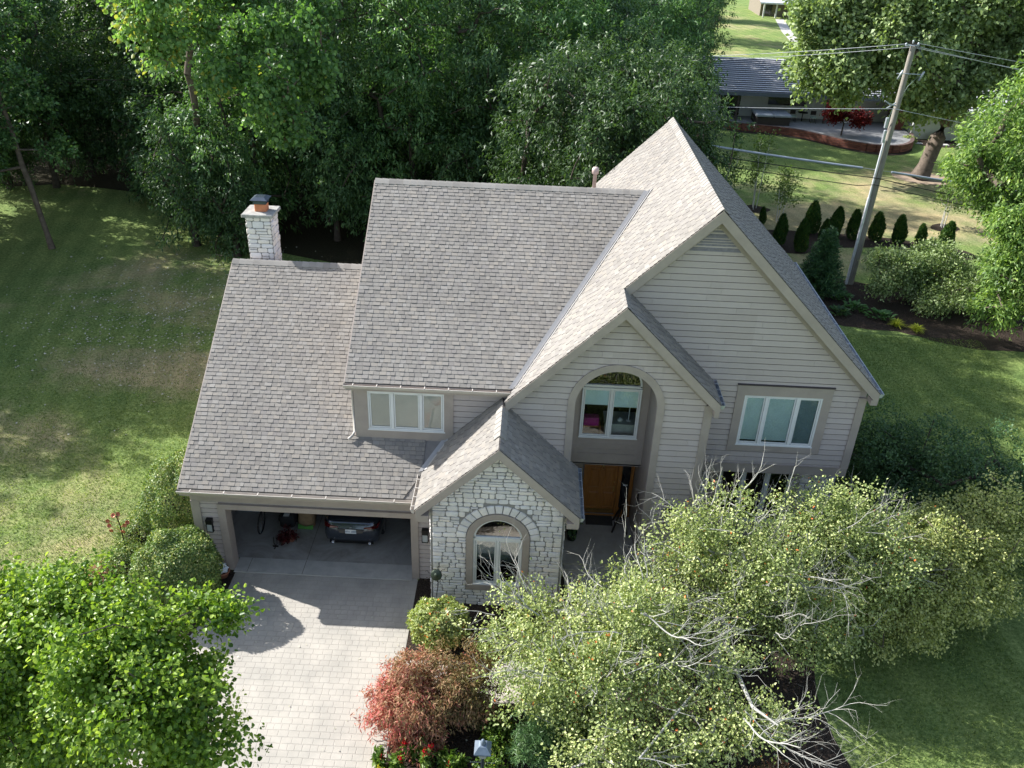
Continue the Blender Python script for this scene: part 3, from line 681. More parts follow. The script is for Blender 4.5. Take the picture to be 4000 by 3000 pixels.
# boxed eave returns at the low ends of the rakes
mb = MB(); mb.box(16.68, 16.855, 1.645, 1.93, 5.17, 5.33); mb.build('eave_return', M_trim, big_roof)
mb = MB(); mb.box(12.44, 12.56, .573, .87, 5.22, 5.40); mb.build('eave_return', M_trim, entry_roof)
mb = MB(); mb.box(5.20, 5.50, -1.28, -.92, 2.99, 3.18); mb.box(5.20, 5.50, -.92, -.02, 2.99, 3.18); mb.build('eave_return', M_trim, stone_roof)
mb = MB(); mb.box(8.88, 9.17, -1.28, .86, 2.99, 3.15); mb.build('eave_return', M_trim, stone_roof)
mb = MB(); mb.prism([(-.36, 2.80), (-.36, 2.93), (5.695, 6.72), (5.695, 6.50)], -1.03, -.999, 'x'); mb.prism([(5.695, 6.50), (5.695, 6.72), (11.74, 2.93), (11.74, 2.78)], -1.03, -.999, 'x'); mb.build('rake_board', M_trim, garage_roof)
mb = MB(); mb.prism([(.885, 5.40), (.885, 5.56), (6.385, 9.09), (6.385, 8.90)], 3.145, 3.173, 'x'); mb.prism([(6.385, 8.90), (6.385, 9.09), (11.87, 5.56), (11.87, 5.40)], 3.145, 3.173, 'x'); mb.build('rake_board', M_trim, main_roof)
# --- walls
SW = [M_siding]
def bd(mb, x0, x1, z0, z1, y, th=.03, m=0):
    th += .038; mb.box(x0, x1, y-th, y, z0, z1, m)
# garage front
mb = MB()
siding(mb, [[(-.87, 0), (-.17, 0), (-.17, 2.31), (-.87, 2.31)], [(5.06, 0), (5.52, 0), (5.52, 2.31), (5.06, 2.31)]], 0, .15, 21)
mb.box(-.87, -.02, .001, .12, 0, 2.9); mb.box(4.90, 5.54, .001, .12, 0, 2.9); mb.box(-.02, 4.90, .001, .12, 2.1, 2.9)
garage_wall = mb.build('wall', SW, HO)
mb = MB(); bd(mb, -.87, 5.50, 2.33, 2.60, 0, .028); bd(mb, -.87, 5.50, 2.598, 2.80, -.025, .028); mb.box(-.95, 5.5, -.35, -.055, 2.70, 2.74); mb.box(-1.0, 5.15, -.362, -.33, 2.72, 2.90); mb.build('fascia', M_trim, garage_wall)
mb = MB(); bd(mb, -.89, -.66, 0, 2.329, 0, .034); mb.box(-.90, -.871, -.034, .15, 0, 2.5); mb.build('corner_board', M_trim, garage_wall)
mb = MB(); bd(mb, -.20, 0, 0, 2.255, 0, .045); bd(mb, 4.88, 5.08, 0, 2.255, 0, .045); bd(mb, 0, 4.88, 2.095, 2.255, 0, .045)
mb.box(-.02, 0, .0, .30, 0, 2.095); mb.box(4.88, 4.90, .0, .30, 0, 2.095); mb.box(-.02, 4.9, .0, .30, 2.096, 2.12)
mb.box(-.06, -.021, .12, .24, 0, 2.0); mb.build('garage_door_casing', M_trim, garage_wall)
mb = MB(); mb.box(-.74, 5.42, .121, .13, 0, 2.6) if False else None
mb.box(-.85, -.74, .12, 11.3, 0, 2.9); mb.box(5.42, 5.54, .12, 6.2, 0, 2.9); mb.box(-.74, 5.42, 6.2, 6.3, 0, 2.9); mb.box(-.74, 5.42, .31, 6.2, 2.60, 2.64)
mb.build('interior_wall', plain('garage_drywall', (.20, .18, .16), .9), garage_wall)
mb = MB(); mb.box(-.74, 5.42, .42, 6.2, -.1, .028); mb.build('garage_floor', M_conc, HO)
mb = MB(); mb.box(-.0, 4.88, -.17, .412, -.1, .032); mb.build('garage_apron', plain('worn_concrete', (.44, .42, .38), .8, 0, .2, .15, 3, .2), HO)
mb = MB(); mb.box(1.86, 1.872, .44, 6, .0283, .030); mb.box(1.86, 1.872, -.15, .40, .0323, .034); mb.box(.35, .36, -.15, .40, .0323, .034); mb.build('floor_joint', plain('dark_joint', (.10, .08, .06), .9), HO)
# garage left flank, back wall
mb = MB(); mb.prism([(0, 0), (11.3, 0), (11.3, 2.9), (5.695, 6.45), (0, 2.9)], -.87, -.85, 'x'); mb.build('wall', SW, HO)
mb = MB(); mb.box(-.84, 16.6, 11.28, 11.3, 0, 2.9); mb.box(3.4, 16.6, 11.28, 11.3, 2.9, 5.3); mb.build('wall', SW, HO)
# main block left flank above garage
mb = MB(); mb.prism([(1.13, 3.6), (11.6, 3.6), (11.6, 5.5), (6.385, 8.85), (1.13, 5.5)], 3.362, 3.40, 'x'); mb.build('wall', SW, HO)
# dormer wall
mb = MB(); siding(mb, [[(5.88, 3.7), (7.5, 3.7), (7.5, 5.36), (5.88, 5.36)]], 1.12, .17, 22); mb.box(3.36, 3.70, 1.121, 1.2, 3.5, 5.5); mb.box(5.65, 7.5, 1.121, 1.2, 3.5, 5.5); mb.box(3.70, 5.65, 1.121, 1.2, 3.5, 4.11); mb.box(3.70, 5.65, 1.121, 1.2, 5.24, 5.5)
dormer_wall = mb.build('wall', SW, HO)
mb = MB(); mb.box(3.2, 7.4, .90, 1.12, 5.36, 5.39); mb.box(3.174, 7.38, .87, .90, 5.36, 5.55); mb.box(3.2, 3.36, 1.12, 1.3, 5.36, 5.5); mb.build('fascia', M_trim, dormer_wall)
mb = MB(); bd(mb, 3.34, 3.69, 3.80, 5.36, 1.12, .036); bd(mb, 5.66, 5.90, 3.80, 5.36, 1.12, .036); bd(mb, 3.69, 5.66, 3.80, 4.10, 1.12, .036); bd(mb, 3.69, 5.66, 5.25, 5.36, 1.12, .036); mb.build('window_casing', M_trim, dormer_wall)
mb = MB(); mb.tube([(3.30, .98, 5.43), (3.31, 1.02, 5.30), (3.30, 1.09, 5.22), (3.30, 1.09, 3.98), (3.26, .99, 3.90), (3.16, .90, 3.84)], .036, 6); mb.build('downspout', M_gutter, dormer_wall)
# windows
def window(x0, x1, z0, z1, y, muls, parent, blinds, mat=M_white, fw=.05, room=.5, arch=None, name='window', roommat=None):
    """casement unit: frame (outer), one sash and pane per light, blind behind each; returns frame part"""
    mb = MB(); yo = y-.062
    mb.box(x0, x1, yo, y+.02, z0, z0+fw); mb.box(x0, x1, yo, y+.02, z1-fw, z1); xs = [x0]+list(muls)+[x1]
    for i, x in enumerate(xs):
        if i == 0: mb.box(x, x+fw, yo, y+.02, z0+fw, z1-fw)
        elif i == len(xs)-1: mb.box(x-fw, x, yo, y+.02, z0+fw, z1-fw)
        else: mb.box(x-fw*.75, x+fw*.75, yo-.004, y+.02, z0+fw, z1-fw)
    mb.box(x0-.015, x1+.015, yo-.02, yo, z0-.02, z0+.012)
    fr = mb.build(name, mat, parent)
    for i in range(len(xs)-1):
        a = xs[i]+(fw if i == 0 else fw*.75); b = xs[i+1]-(fw if i == len(xs)-2 else fw*.75); s_ = .032; c, d = z0+fw, z1-fw
        mb = MB(); g = .008; yy = yo+.014
        mb.box(a+g, b-g, yy, yy+.03, c+g, c+g+s_); mb.box(a+g, b-g, yy, yy+.03, d-g-s_, d-g); mb.box(a+g, a+g+s_, yy, yy+.03, c+g+s_, d-g-s_); mb.box(b-g-s_, b-g, yy, yy+.03, c+g+s_, d-g-s_); mb.build('sash', mat, fr)
        mb = MB(); mb.box(a+g+s_-.004, b-g-s_+.004, yy+.012, yy+.018, c+g+s_-.004, d-g-s_+.004); mb.build('pane', M_glass, fr)
        bl = blinds[i] if blinds else None
        if bl:
            m_, frac = bl; mb = MB(); zt = d-.01; zb = d-(d-c)*frac; k = max(2, int((zt-zb)/.03)); ys = yy+.04
            pts = [(ys, zt-(zt-zb)*j/k) for j in range(k+1)]
            for j in range(k): mb.face([(a+.03, pts[j][0], pts[j][1]), (b-.03, pts[j][0], pts[j][1]), (b-.03, pts[j+1][0], pts[j+1][1]), (a+.03, pts[j+1][0], pts[j+1][1])])
            mb.box(a+.03, b-.03, ys-.006, ys+.012, zb-.02, zb); mb.build('blind', m_, fr)
    if room:
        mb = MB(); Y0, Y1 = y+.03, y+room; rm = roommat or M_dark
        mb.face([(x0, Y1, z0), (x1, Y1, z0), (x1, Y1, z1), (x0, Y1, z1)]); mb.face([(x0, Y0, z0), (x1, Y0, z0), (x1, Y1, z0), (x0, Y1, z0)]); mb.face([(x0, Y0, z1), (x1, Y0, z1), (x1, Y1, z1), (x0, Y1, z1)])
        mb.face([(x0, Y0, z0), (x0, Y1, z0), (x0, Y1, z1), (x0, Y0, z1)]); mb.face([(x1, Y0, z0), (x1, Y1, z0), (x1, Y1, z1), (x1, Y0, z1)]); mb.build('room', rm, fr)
    return fr
window(3.68, 5.67, 4.09, 5.26, 1.12, (4.32, 5.06), HO, [(M_blind_tan, .97)]*3)
# stone gable wall
ACX, ACZ = 7.21, 2.27
mb = MB(); SKE = ccw([(5.56, -.05), (8.80, -.05), (8.80, sz(8.80)-.20), (7.17, sz(7.17)-.20), (5.56, sz(5.56)-.20)])
def stone_trim(r):
    a, b, c, d = r; R = 1.05
    if c > 3.42 or d < .50: return r
    zz = min(max(ACZ, c), d) if d > ACZ else ACZ
    if d > ACZ:
        zn = max(c, ACZ)
        if zn-ACZ >= R: return r
        hw = math.sqrt(R*R-(zn-ACZ)**2)
    else: hw = .80
    if d <= ACZ and c < .5: return r
    l, rg = ACX-hw, ACX+hw
    if b <= l or a >= rg: return r
    if a < l and l-a > .05: return (a, l, c, d)
    if b > rg and b-rg > .05: return (rg, b, c, d)
    return None
WS = lambda u, z, o: (u, -.915-o, z)
stones(mb, 5.53, 8.83, 0.0, 5.1, WS, 31, SKE, stone_trim)
g = random.Random(5); na = 15
for i in range(na):                                                  # voussoirs
    a0, a1 = math.pi*i/na+.012, math.pi*(i+1)/na-.012; r0, r1 = .815, 1.05
    pts = [(ACX+r*math.cos(a), ACZ+r*math.sin(a)) for r, a in ((r0, a0), (r1, a0), (r1+.01, (a0+a1)/2), (r1, a1), (r0, a1), (r0-.003, (a0+a1)/2))]
    cxx = sum(p[0] for p in pts)/6; czz = sum(p[1] for p in pts)/6; vs = []
    for s_, dep in ((1, 0), (.97, .02), (.82, .034)):
        vs += [(cxx+(p[0]-cxx)*s_, -.915-dep-g.uniform(0, .006), czz+(p[1]-czz)*s_) for p in pts]
    vs.append((cxx, -.955, czz)); fs = [(l+k, l+(k+1) % 6, l+6+(k+1) % 6, l+6+k) for l in (0, 6) for k in range(6)]+[(12+k, 12+(k+1) % 6, 18) for k in range(6)]
    mb.mesh(vs, fs, 0, g.random())
stones(mb, -.915, -.02, 0, 3.0, lambda u, z, o: (5.51-o, u, z), 32)
stones(mb, -.915, .86, 0, 3.0, lambda u, z, o: (8.85+o, u, z), 33)
# mortar backing with the window opening left out
N_ = 20; pts = [(ACX-.70, .62)]+[(ACX-.70*math.cos(math.pi*i/N_), ACZ+.70*math.sin(math.pi*i/N_)) for i in range(N_+1)]+[(ACX+.70, .62)]
holed(mb, [(5.51, 0), (8.85, 0), (8.85, sz(8.85)-.13), (7.17, sz(7.17)-.13), (5.51, sz(5.51)-.13)], pts, -.915, -.82, 1)
mb.box(5.51, 5.60, -.82, -.01, 0, 3.0, 1); mb.box(8.76, 8.85, -.82, .86, 0, 3.0, 1)
stone_wall = mb.build('stone_wall', [M_stone, M_mortar], HO)
def arch_band(mb, cx, cz, r0, r1, zb, y0, y1, n=32, m=0, bottom=None):
    """flat band: half ring plus two straight legs down to zb"""
    for i in range(n):
        a, b = math.pi*i/n, math.pi*(i+1)/n
        mb.prism([(cx+r0*math.cos(a), cz+r0*math.sin(a)), (cx+r1*math.cos(a), cz+r1*math.sin(a)), (cx+r1*math.cos(b), cz+r1*math.sin(b)), (cx+r0*math.cos(b), cz+r0*math.sin(b))], y0, y1, m=m)
    for s_ in (-1, 1):
        a, b = sorted((cx+s_*r0, cx+s_*r1)); mb.box(a, b, y0, y1, zb, cz, m)
    if bottom: mb.box(cx-r1, cx+r1, y0, y1, zb-bottom, zb, m)
mb = MB(); arch_band(mb, ACX, ACZ, .625, .80, .72, -.965, -.82, bottom=.17); mb.build('window_casing', M_trim, stone_wall)
def arch_window(cx, cz, r, y, parent, mat=M_white, fw=.05, trans=0.0):
    mb = MB(); arch_band(mb, cx, cz, r-fw, r, cz, y-.060, y+.02, 28); mb.box(cx-r, cx+r, y-.060, y+.02, cz-fw*.6, cz+fw*.7)
    f = mb.build('arched_window', mat, parent)
    mb = MB(); n = 24; pl = [(cx-(r-fw-.0)*math.cos(math.pi*i/n), cz+fw*.6+(r-fw-.0)*math.sin(math.pi*i/n)*.96) for i in range(n+1)]; mb.prism(pl, y-.02, y-.014); mb.build('pane', M_glass, f)
    mb = MB(); mb.face([(p[0], y+.4, p[1]) for p in pl]); mb.build('room', M_dark, f); return f
window(ACX-.62, ACX+.62, .73, ACZ-.03, -.86, (ACX,), HO, [(M_blind_dark, .98)]*2, room=.6)  # grey blinds added to stand in for the greyish interior behind the panes
arch_window(ACX, ACZ, .62, -.86, HO)
# entry gable wall with the tall arched recess
ECX, ECZ, ER = 10.02, 5.25, 1.035
N_ = 24; hole = [(ECX-ER, 0)]+[(ECX-ER*math.cos(math.pi*i/N_), ECZ+ER*math.sin(math.pi*i/N_)) for i in range(N_+1)]+[(ECX+ER, 0)]
def slices(xl, xr, top, cx, cz, r, n=16, zb=0.0):
    """convex pieces of a gable wall around an arch with legs"""
    out = []
    if xl < cx-r: out.append([(xl, zb), (cx-r, zb), (cx-r, top(cx-r)), (xl, top(xl))])
    if xr > cx+r: out.append([(cx+r, zb), (xr, zb), (xr, top(xr)), (cx+r, top(cx+r))])
    xs = [cx-r*math.cos(math.pi*i/n) for i in range(n+1)]
    pk = 10.0
    xs = sorted(set(xs+[pk]))
    for a, b in zip(xs[:-1], xs[1:]):
        za = cz+math.sqrt(max(0, r*r-(a-cx)**2)); zb_ = cz+math.sqrt(max(0, r*r-(b-cx)**2)); out.append([(a, za), (b, zb_), (b, top(b)), (a, top(a))])
    return out
et = lambda x: ez(x)-.25
mb = MB(); siding(mb, slices(7.2, 12.27, et, ECX, ECZ, ER+.08), .874, .175, 23); holed(mb, [(7.2, 0), (12.42, 0), (12.42, ez(12.42)-.12), (10, 7.98), (7.2, ez(7.2)-.12)], hole, .875, .95, 0)
entry_wall = mb.build('wall', SW, HO)
mb = MB(); arch_band(mb, ECX, ECZ, ER-.005, ER+.185, .10, .800, .874, 36); mb.build('arch_trim', M_trim, entry_wall)
mb = MB(); bd(mb, 12.24, 12.44, 0, 5.42, .874, .034); mb.box(12.441, 12.46, .83, 1.93, 0, 5.42); mb.build('corner_board', M_trim, entry_wall)
mb = MB()
for s_ in (-1, 1):
    a, b = (7.3, 10.0) if s_ < 0 else (10.0, 12.27); mb.prism([(a, ez(a)-.43), (b, ez(b)-.43), (b, ez(b)-.20), (a, ez(a)-.20)], .810, .873)
mb.build('frieze_board', M_trim, entry_wall)
# recess lining
mb = MB(); PA, PB = .951, 2.1
for i in range(N_):
    a, b = math.pi*i/N_, math.pi*(i+1)/N_; q = lambda t, r: (ECX+r*math.cos(t), ECZ+r*math.sin(t))
    mb.prism([q(a, ER), q(a, ER+.04), q(b, ER+.04), q(b, ER)], PA, PB)
for xa, xb in ((ECX-ER-.04, ECX-ER), (ECX+ER, ECX+ER+.04)): mb.box(xa, xb, PA, PB, .12, ECZ); mb.box(xa, xb, PB, 3.0, .12, 2.58)
mb.box(ECX-ER-.04, ECX+ER+.04, PB, 3.1, 2.58, 2.62)
mb.build('entry_lining', M_trim, HO)
mb = MB(); hw = [(9.29, 3.56)]+[(ECX+.02-.74*math.cos(math.pi*i/N_), 5.12+.74*math.sin(math.pi*i/N_)) for i in range(N_+1)]+[(10.79, 3.56)]
n2 = [(ECX-ER, 2.56), (ECX+ER, 2.56), (ECX+ER, ECZ)]+[(ECX+ER*math.cos(math.pi*i/N_), ECZ+ER*math.sin(math.pi*i/N_)) for i in range(1, N_)]+[(ECX-ER, ECZ)]
holed(mb, n2, hw, 2.1, 2.16, 0)
for z in (3.40, 3.27, 3.11, 2.97): mb.box(9.24, 10.83, 2.092, 2.1, z-.012, z)
mb.box(9.24, 10.83, 2.088, 2.1, 2.92, 2.95)
mb.build('recess_wall', M_trim, HO)
window(9.25, 10.83, 3.52, 5.09, 2.1, (ECX+.02,), HO, [(M_blind_blue, .33), (M_blind_blue, .36)], room=0)
arch_window(ECX+.02, 5.14, .78, 2.1, HO)
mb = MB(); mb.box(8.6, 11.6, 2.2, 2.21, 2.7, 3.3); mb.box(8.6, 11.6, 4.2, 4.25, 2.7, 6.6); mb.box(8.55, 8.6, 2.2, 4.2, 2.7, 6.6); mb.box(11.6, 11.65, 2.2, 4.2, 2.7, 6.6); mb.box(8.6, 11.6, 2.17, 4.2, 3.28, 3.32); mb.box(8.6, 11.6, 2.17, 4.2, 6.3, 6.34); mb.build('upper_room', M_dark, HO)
# entry floor, door
mb = MB(); mb.box(9.0, 11.05, .70, 3.1, .0, .15); mb.box(9.05, 11.0, .52, .70, 0, .08); mb.build('entry_stoop', plain('stoop_concrete', (.36, .33, .29), .85, 0, .2, .12, 4, .2), HO)
mb = MB(); mb.box(8.99, 11.06, 3.02, 3.1, .15, 2.58); mb.build('wall', M_trim, HO)
DX0, DX1, DZ0, DZ1, DY = 9.68, 10.58, .19, 2.20, 3.02
mb = MB(); mb.box(DX0-.10, DX0, DY-.10, DY, .15, DZ1+.1); mb.box(DX1, DX1+.11, DY-.10, DY, .15, DZ1+.1); mb.box(DX0, DX1, DY-.10, DY, DZ1, DZ1+.1); mb.box(DX1+.11, 11.04, DY-.10, DY, DZ1, DZ1+.1); mb.box(10.95, 11.04, DY-.10, DY, .15, DZ1); mb.box(DX1+.11, 10.95, DY-.09, DY, .15, .42); mb.box(DX0-.1, 11.04, DY-.16, DY-.101, .15, .185)
dfr = mb.build('door_frame', M_door, HO)
mb = MB(); mb.box(DX1+.115, 10.945, DY-.05, DY-.045, .42, DZ1); mb.build('sidelight', plain('dark_glass', (.012, .014, .016), .05, 0, .9), dfr)
mb = MB(); mb.box(10.77, 10.89, DY-.062, DY-.051, 1.24, 1.29); mb.build('sticker', M_white, dfr)
mb = MB(); yd = DY-.045; mb.box(DX0+.005, DX1-.005, yd, DY-.002, DZ0, DZ1)
for (a, b, c, d) in ((.08, .38, .22, .78), (.52, .82, .22, .78), (.08, .38, .95, 1.68), (.52, .82, .95, 1.68), (.08, .38, 1.78, 1.95), (.52, .82, 1.78, 1.95)):
    X0, X1, Z0, Z1 = DX0+a, DX0+b, DZ0+c, DZ0+d; k = .03
    vs = [(X0, yd-.001, Z0), (X1, yd-.001, Z0), (X1, yd-.001, Z1), (X0, yd-.001, Z1), (X0+k*.4, yd-.012, Z0+k*.4), (X1-k*.4, yd-.012, Z0+k*.4), (X1-k*.4, yd-.012, Z1-k*.4), (X0+k*.4, yd-.012, Z1-k*.4), (X0+k, yd-.003, Z0+k), (X1-k, yd-.003, Z0+k), (X1-k, yd-.003, Z1-k), (X0+k, yd-.003, Z1-k), (X0+k*2.2, yd-.014, Z0+k*2.2), (X1-k*2.2, yd-.014, Z0+k*2.2), (X1-k*2.2, yd-.014, Z1-k*2.2), (X0+k*2.2, yd-.014, Z1-k*2.2)]
    mb.mesh(vs, [(l+i, l+(i+1) % 4, l+4+(i+1) % 4, l+4+i) for l in (0, 4, 8) for i in range(4)]+[(12, 13, 14, 15)])
door = mb.build('front_door', M_door, HO)
mb = MB(); mb.box(DX0+.03, DX1-.03, yd-.006, yd, DZ0+.02, DZ0+.16); mb.build('kick_plate', M_brass, door)
mb = MB(); mb.box(10.48, 10.525, yd-.012, yd, 1.0, 1.20); mb.tube([(10.50, yd-.01, 1.15), (10.50, yd-.06, 1.13), (10.50, yd-.06, 1.04), (10.50, yd-.01, 1.02)], .01, 6); mb.build('door_handle', M_brass, door)
mb = MB(); mb.lathe([(0, .03), (.022, .025), (.026, 0)], n=10, M=Matrix.Translation((10.50, yd, 1.36)) @ Matrix.Rotation(RAD(90), 4, 'X')); mb.build('deadbolt', M_brass, door)
mb = MB(); mb.lathe([(0, .02), (.03, .015), (.034, 0)], n=10, M=Matrix.Translation((10.13, yd, 1.92)) @ Matrix.Rotation(RAD(90), 4, 'X')); mb.tube([(10.13+.045*math.sin(t), yd-.03, 1.86-.05*math.cos(t)) for t in np.linspace(0, 2*math.pi, 13)], .007, 5); mb.build('door_knocker', M_brass, door)
# big gable wall
bt = lambda x: bz(x)-.25
mb = MB(); siding(mb, [[(12.44, 2.99), (13.42, 2.99), (13.42, bt(13.42)), (12.44, bt(12.44))], [(15.62, 2.99), (16.47, 2.99), (16.47, bt(16.47)), (15.62, bt(15.62))], [(13.42, 2.99), (15.62, 2.99), (15.62, 3.56), (13.42, 3.56)], [(13.42, 5.25), (15.62, 5.25), (15.62, bt(15.62)), (13.42, bt(13.42))], [(10.0, 7.84), (12.44, 5.55), (12.44, bt(12.44)), (12.107, bt(12.107)), (10.0, bt(10.0))]], 1.94, .17, 24)
holed(mb, [(12.44, 2.71), (16.66, 2.71), (16.66, bz(16.66)-.12), (12.44, bz(12.44)-.12)], [(13.50, 3.64), (15.53, 3.64), (15.53, 5.17), (13.50, 5.17)], 1.941, 2.0, 0); mb.prism([(10.0, 7.80), (12.44, 5.45), (12.44, bz(12.44)-.12), (12.107, 10.06), (10.0, bz(10.0)-.12)], 1.941, 2.0)
mb.box(16.62, 16.66, 2.0, 10.5, 2.71, 5.3)
big_wall = mb.build('wall', SW, HO)
mb = MB(); bd(mb, 12.46, 16.66, 2.71, 2.985, 1.94, .03); bd(mb, 12.46, 16.66, 2.985, 3.01, 1.94, .045); mb.box(12.46, 16.66, 1.91, 2.36, 2.70, 2.712); mb.build('band_board', M_trim, big_wall)
mb = MB(); bd(mb, 16.46, 16.67, 3.01, 5.24, 1.94, .034); mb.build('corner_board', M_trim, big_wall)
mb = MB()
for a, b in ((9.95, 12.107), (12.107, 16.47)): mb.prism([(a, bz(a)-.46), (b, bz(b)-.46), (b, bz(b)-.20), (a, bz(a)-.20)], 1.876, 1.939)
mb.build('frieze_board', M_trim, big_wall)
mb = MB(); zb = 9.10; zt = bz(12.107)-.47; k = 9
for i in range(k):
    z = zb+(zt-zb)*i/k; z2 = zb+(zt-zb)*(i+.8)/k; hw_ = (zt-z2)/BS
    if hw_ > .03: mb.mesh([(12.107-hw_-.06, 1.875, z), (12.107+hw_+.06, 1.875, z), (12.107+hw_, 1.905, z2), (12.107-hw_, 1.905, z2), (12.107-hw_-.06, 1.888, z-.004), (12.107+hw_+.06, 1.888, z-.004)], [(0, 1, 2, 3), (4, 5, 1, 0)])
mb.prism([(11.46, 9.06), (12.75, 9.06), (12.107, 9.70)], 1.912, 1.936)
mb.build('gable_vent', plain('weathered_louvre', (.25, .235, .24), .7, 0, .2, .2, 9), big_wall)
mb = MB(); bd(mb, 13.27, 13.49, 3.42, 5.48, 1.94, .036); bd(mb, 15.54, 15.77, 3.42, 5.48, 1.94, .036); bd(mb, 13.49, 15.54, 3.42, 3.63, 1.94, .036); bd(mb, 13.49, 15.54, 5.17, 5.48, 1.94, .036); mb.build('window_casing', M_trim, big_wall)
mb = MB(); mb.box(13.25, 15.79, 1.84, 1.94, 5.481, 5.51); mb.build('drip_cap', plain('dark_drip_cap', (.05, .04, .045), .5), big_wall)
window(13.49, 15.54, 3.63, 5.18, 1.94, (14.09, 14.90), HO, [(M_blind_blue, .93), (M_blind_blue, .93), (M_blind_dark, .97)], room=.4)
# ground-floor wall set back below the band
mb = MB(); stones(mb, 15.62, 16.62, 0, 2.70, lambda u, z, o: (u, 2.34-o, z), 35); stones(mb, 12.46, 13.1, 0, 2.70, lambda u, z, o: (u, 2.34-o, z), 36); mb.box(15.60, 16.64, 2.341, 2.44, 0, 2.70, 1); mb.box(12.46, 13.12, 2.341, 2.44, 0, 2.70, 1); mb.box(13.12, 15.60, 2.341, 2.44, 0, .6, 1); mb.box(16.58, 16.64, 2.44, 11.2, 0, 2.7, 1)
lower_wall = mb.build('stone_wall', [M_stone, M_mortar], HO)
mb = MB(); bd(mb, 13.1, 13.34, .5, 2.70, 2.34, .04); bd(mb, 15.38, 15.62, .5, 2.70, 2.34, .04); bd(mb, 13.34, 15.38, .5, .7, 2.34, .04); mb.build('window_casing', M_trim, lower_wall)
window(13.34, 15.38, .7, 2.68, 2.34, (14.02, 14.70), HO, None, room=1.2)
# chimney
mb = MB(); CX0, CX1, CY0, CY1 = -.66, .06, 6.22, 6.92
stones(mb, CX0, CX1, 5.2, 7.86, lambda u, z, o: (u, CY0-o, z), 41, hr=(.12, .22), wr=(.15, .36)); stones(mb, CY0, CY1, 5.2, 7.86, lambda u, z, o: (CX1+o, u, z), 42, hr=(.12, .22), wr=(.15, .36)); stones(mb, CY0, CY1, 5.2, 7.86, lambda u, z, o: (CX0-o, u, z), 43, hr=(.12, .22), wr=(.15, .36))
mb.box(CX0, CX1, CY0, CY1, 4.5, 7.88, 1); ch = mb.build('chimney', [M_stone, M_mortar], HO)
mb = MB(); mb.bbox(CX0-.10, CX1+.10, CY0-.10, CY1+.10, 7.88, 7.97, .015); mb.build('chimney_cap', plain('lichened_stone_cap', (.36, .35, .32), .95, 0, .1, .25, 9, .5), ch)
mb = MB(); mb.bbox(-.44, -.10, 6.42, 6.74, 7.96, 8.20, .02); mb.build('flue', plain('terracotta', (.52, .20, .10), .85, 0, .2, .15, 8), ch)
mb = MB(); mb.box(-.46, -.08, 6.40, 6.76, 8.20, 8.29); mb.box(-.42, -.12, 6.44, 6.72, 8.29, 8.33)
mb.mesh([(-.52, 6.32, 8.33), (-.02, 6.32, 8.33), (-.02, 6.84, 8.33), (-.52, 6.84, 8.33), (-.40, 6.45, 8.40), (-.14, 6.45, 8.40), (-.14, 6.71, 8.40), (-.40, 6.71, 8.40)], [(0, 1, 5, 4), (1, 2, 6, 5), (2, 3, 7, 6), (3, 0, 4, 7), (4, 5, 6, 7), (3, 2, 1, 0)]); mb.build('flue_hat', plain('slate_blue_metal', (.07, .09, .12), .35, .6, .5), ch)
mb = MB(); mb.lathe([(.055, 7.9), (.055, 9.08), (.10, 9.08), (.105, 9.22), (.08, 9.27), (0, 9.28)], (9.54, 8.0, 0), 14); mb.build('vent_pipe', plain('pinkish_vent_pipe', (.55, .42, .38), .6), main_roof)
# wall lamps
def wall_lamp(x, z, y, s_=1.0):
    mb = MB(); w2, h_ = .085*s_, .40*s_; D = .13*s_
    mb.box(x-w2, x+w2, y-D, y-.001, z+h_*.62, z+h_); mb.box(x-w2*.8, x+w2*.8, y-.03, y-.001, z, z+h_*.62)
    for sx in (-1, 1): mb.box(x+sx*w2-(.014 if sx > 0 else 0), x+sx*w2+(0 if sx > 0 else .014), y-D, y-D+.014, z, z+h_*.62)
    mb.box(x-w2, x+w2, y-D, y-.03, z-.012, z+.004)
    l = mb.build('wall_lamp', M_black, HO); mb = MB(); mb.box(x-w2+.016, x+w2-.016, y-D+.012, y-D+.02, z+.01, z+h_*.6); mb.build('lamp_glass', plain('frosted_lamp_glass', (.40, .42, .42), .3, 0, .5), l)
wall_lamp(-.46, 1.37, -.03); wall_lamp(5.26, 1.37, -.03); wall_lamp(11.76, 1.63, .84, 1.25)
#@@THINGS@@
# ================================================================ things in and around the garage
g0 = random.Random(77)
def text_mesh(txt, size, mat, name, parent, M, depth=.002):
    cu = bpy.data.curves.new(name, 'FONT'); cu.body = txt; cu.size = size; cu.extrude = depth; cu.align_x = 'CENTER'; cu.align_y = 'CENTER'
    tmp = bpy.data.objects.new(name, cu); COL.objects.link(tmp); bpy.context.view_layer.update()
    me = bpy.data.meshes.new_from_object(tmp.evaluated_get(bpy.context.evaluated_depsgraph_get())); bpy.data.objects.remove(tmp)
    me.transform(Matrix.Translation(-woff(parent)) @ M); me.materials.clear(); me.materials.append(mat)
    o = bpy.data.objects.new(name, me); COL.objects.link(o); o.parent = parent; return o
M_carpaint = plain('dark_grey_metallic_paint', (.06, .07, .09), .22, .6, .5, .03, 3, 0, coat=1)
M_carglass = plain('black_car_glass', (.006, .007, .008), .05, 0, .8, .02)
M_tyre = plain('tyre_rubber', (.015, .015, .015), .85)
M_chrome = plain('chrome', (.62, .62, .64), .15, 1, .5, .03)
M_red = plain('red_lens', (.12, .006, .008), .15, 0, .6, .1, coat=1)
car = empty('parked_car', (3.02, 1.0, .03), 'dark grey sedan parked nose-in in the open garage, tail lights facing out', 'car')
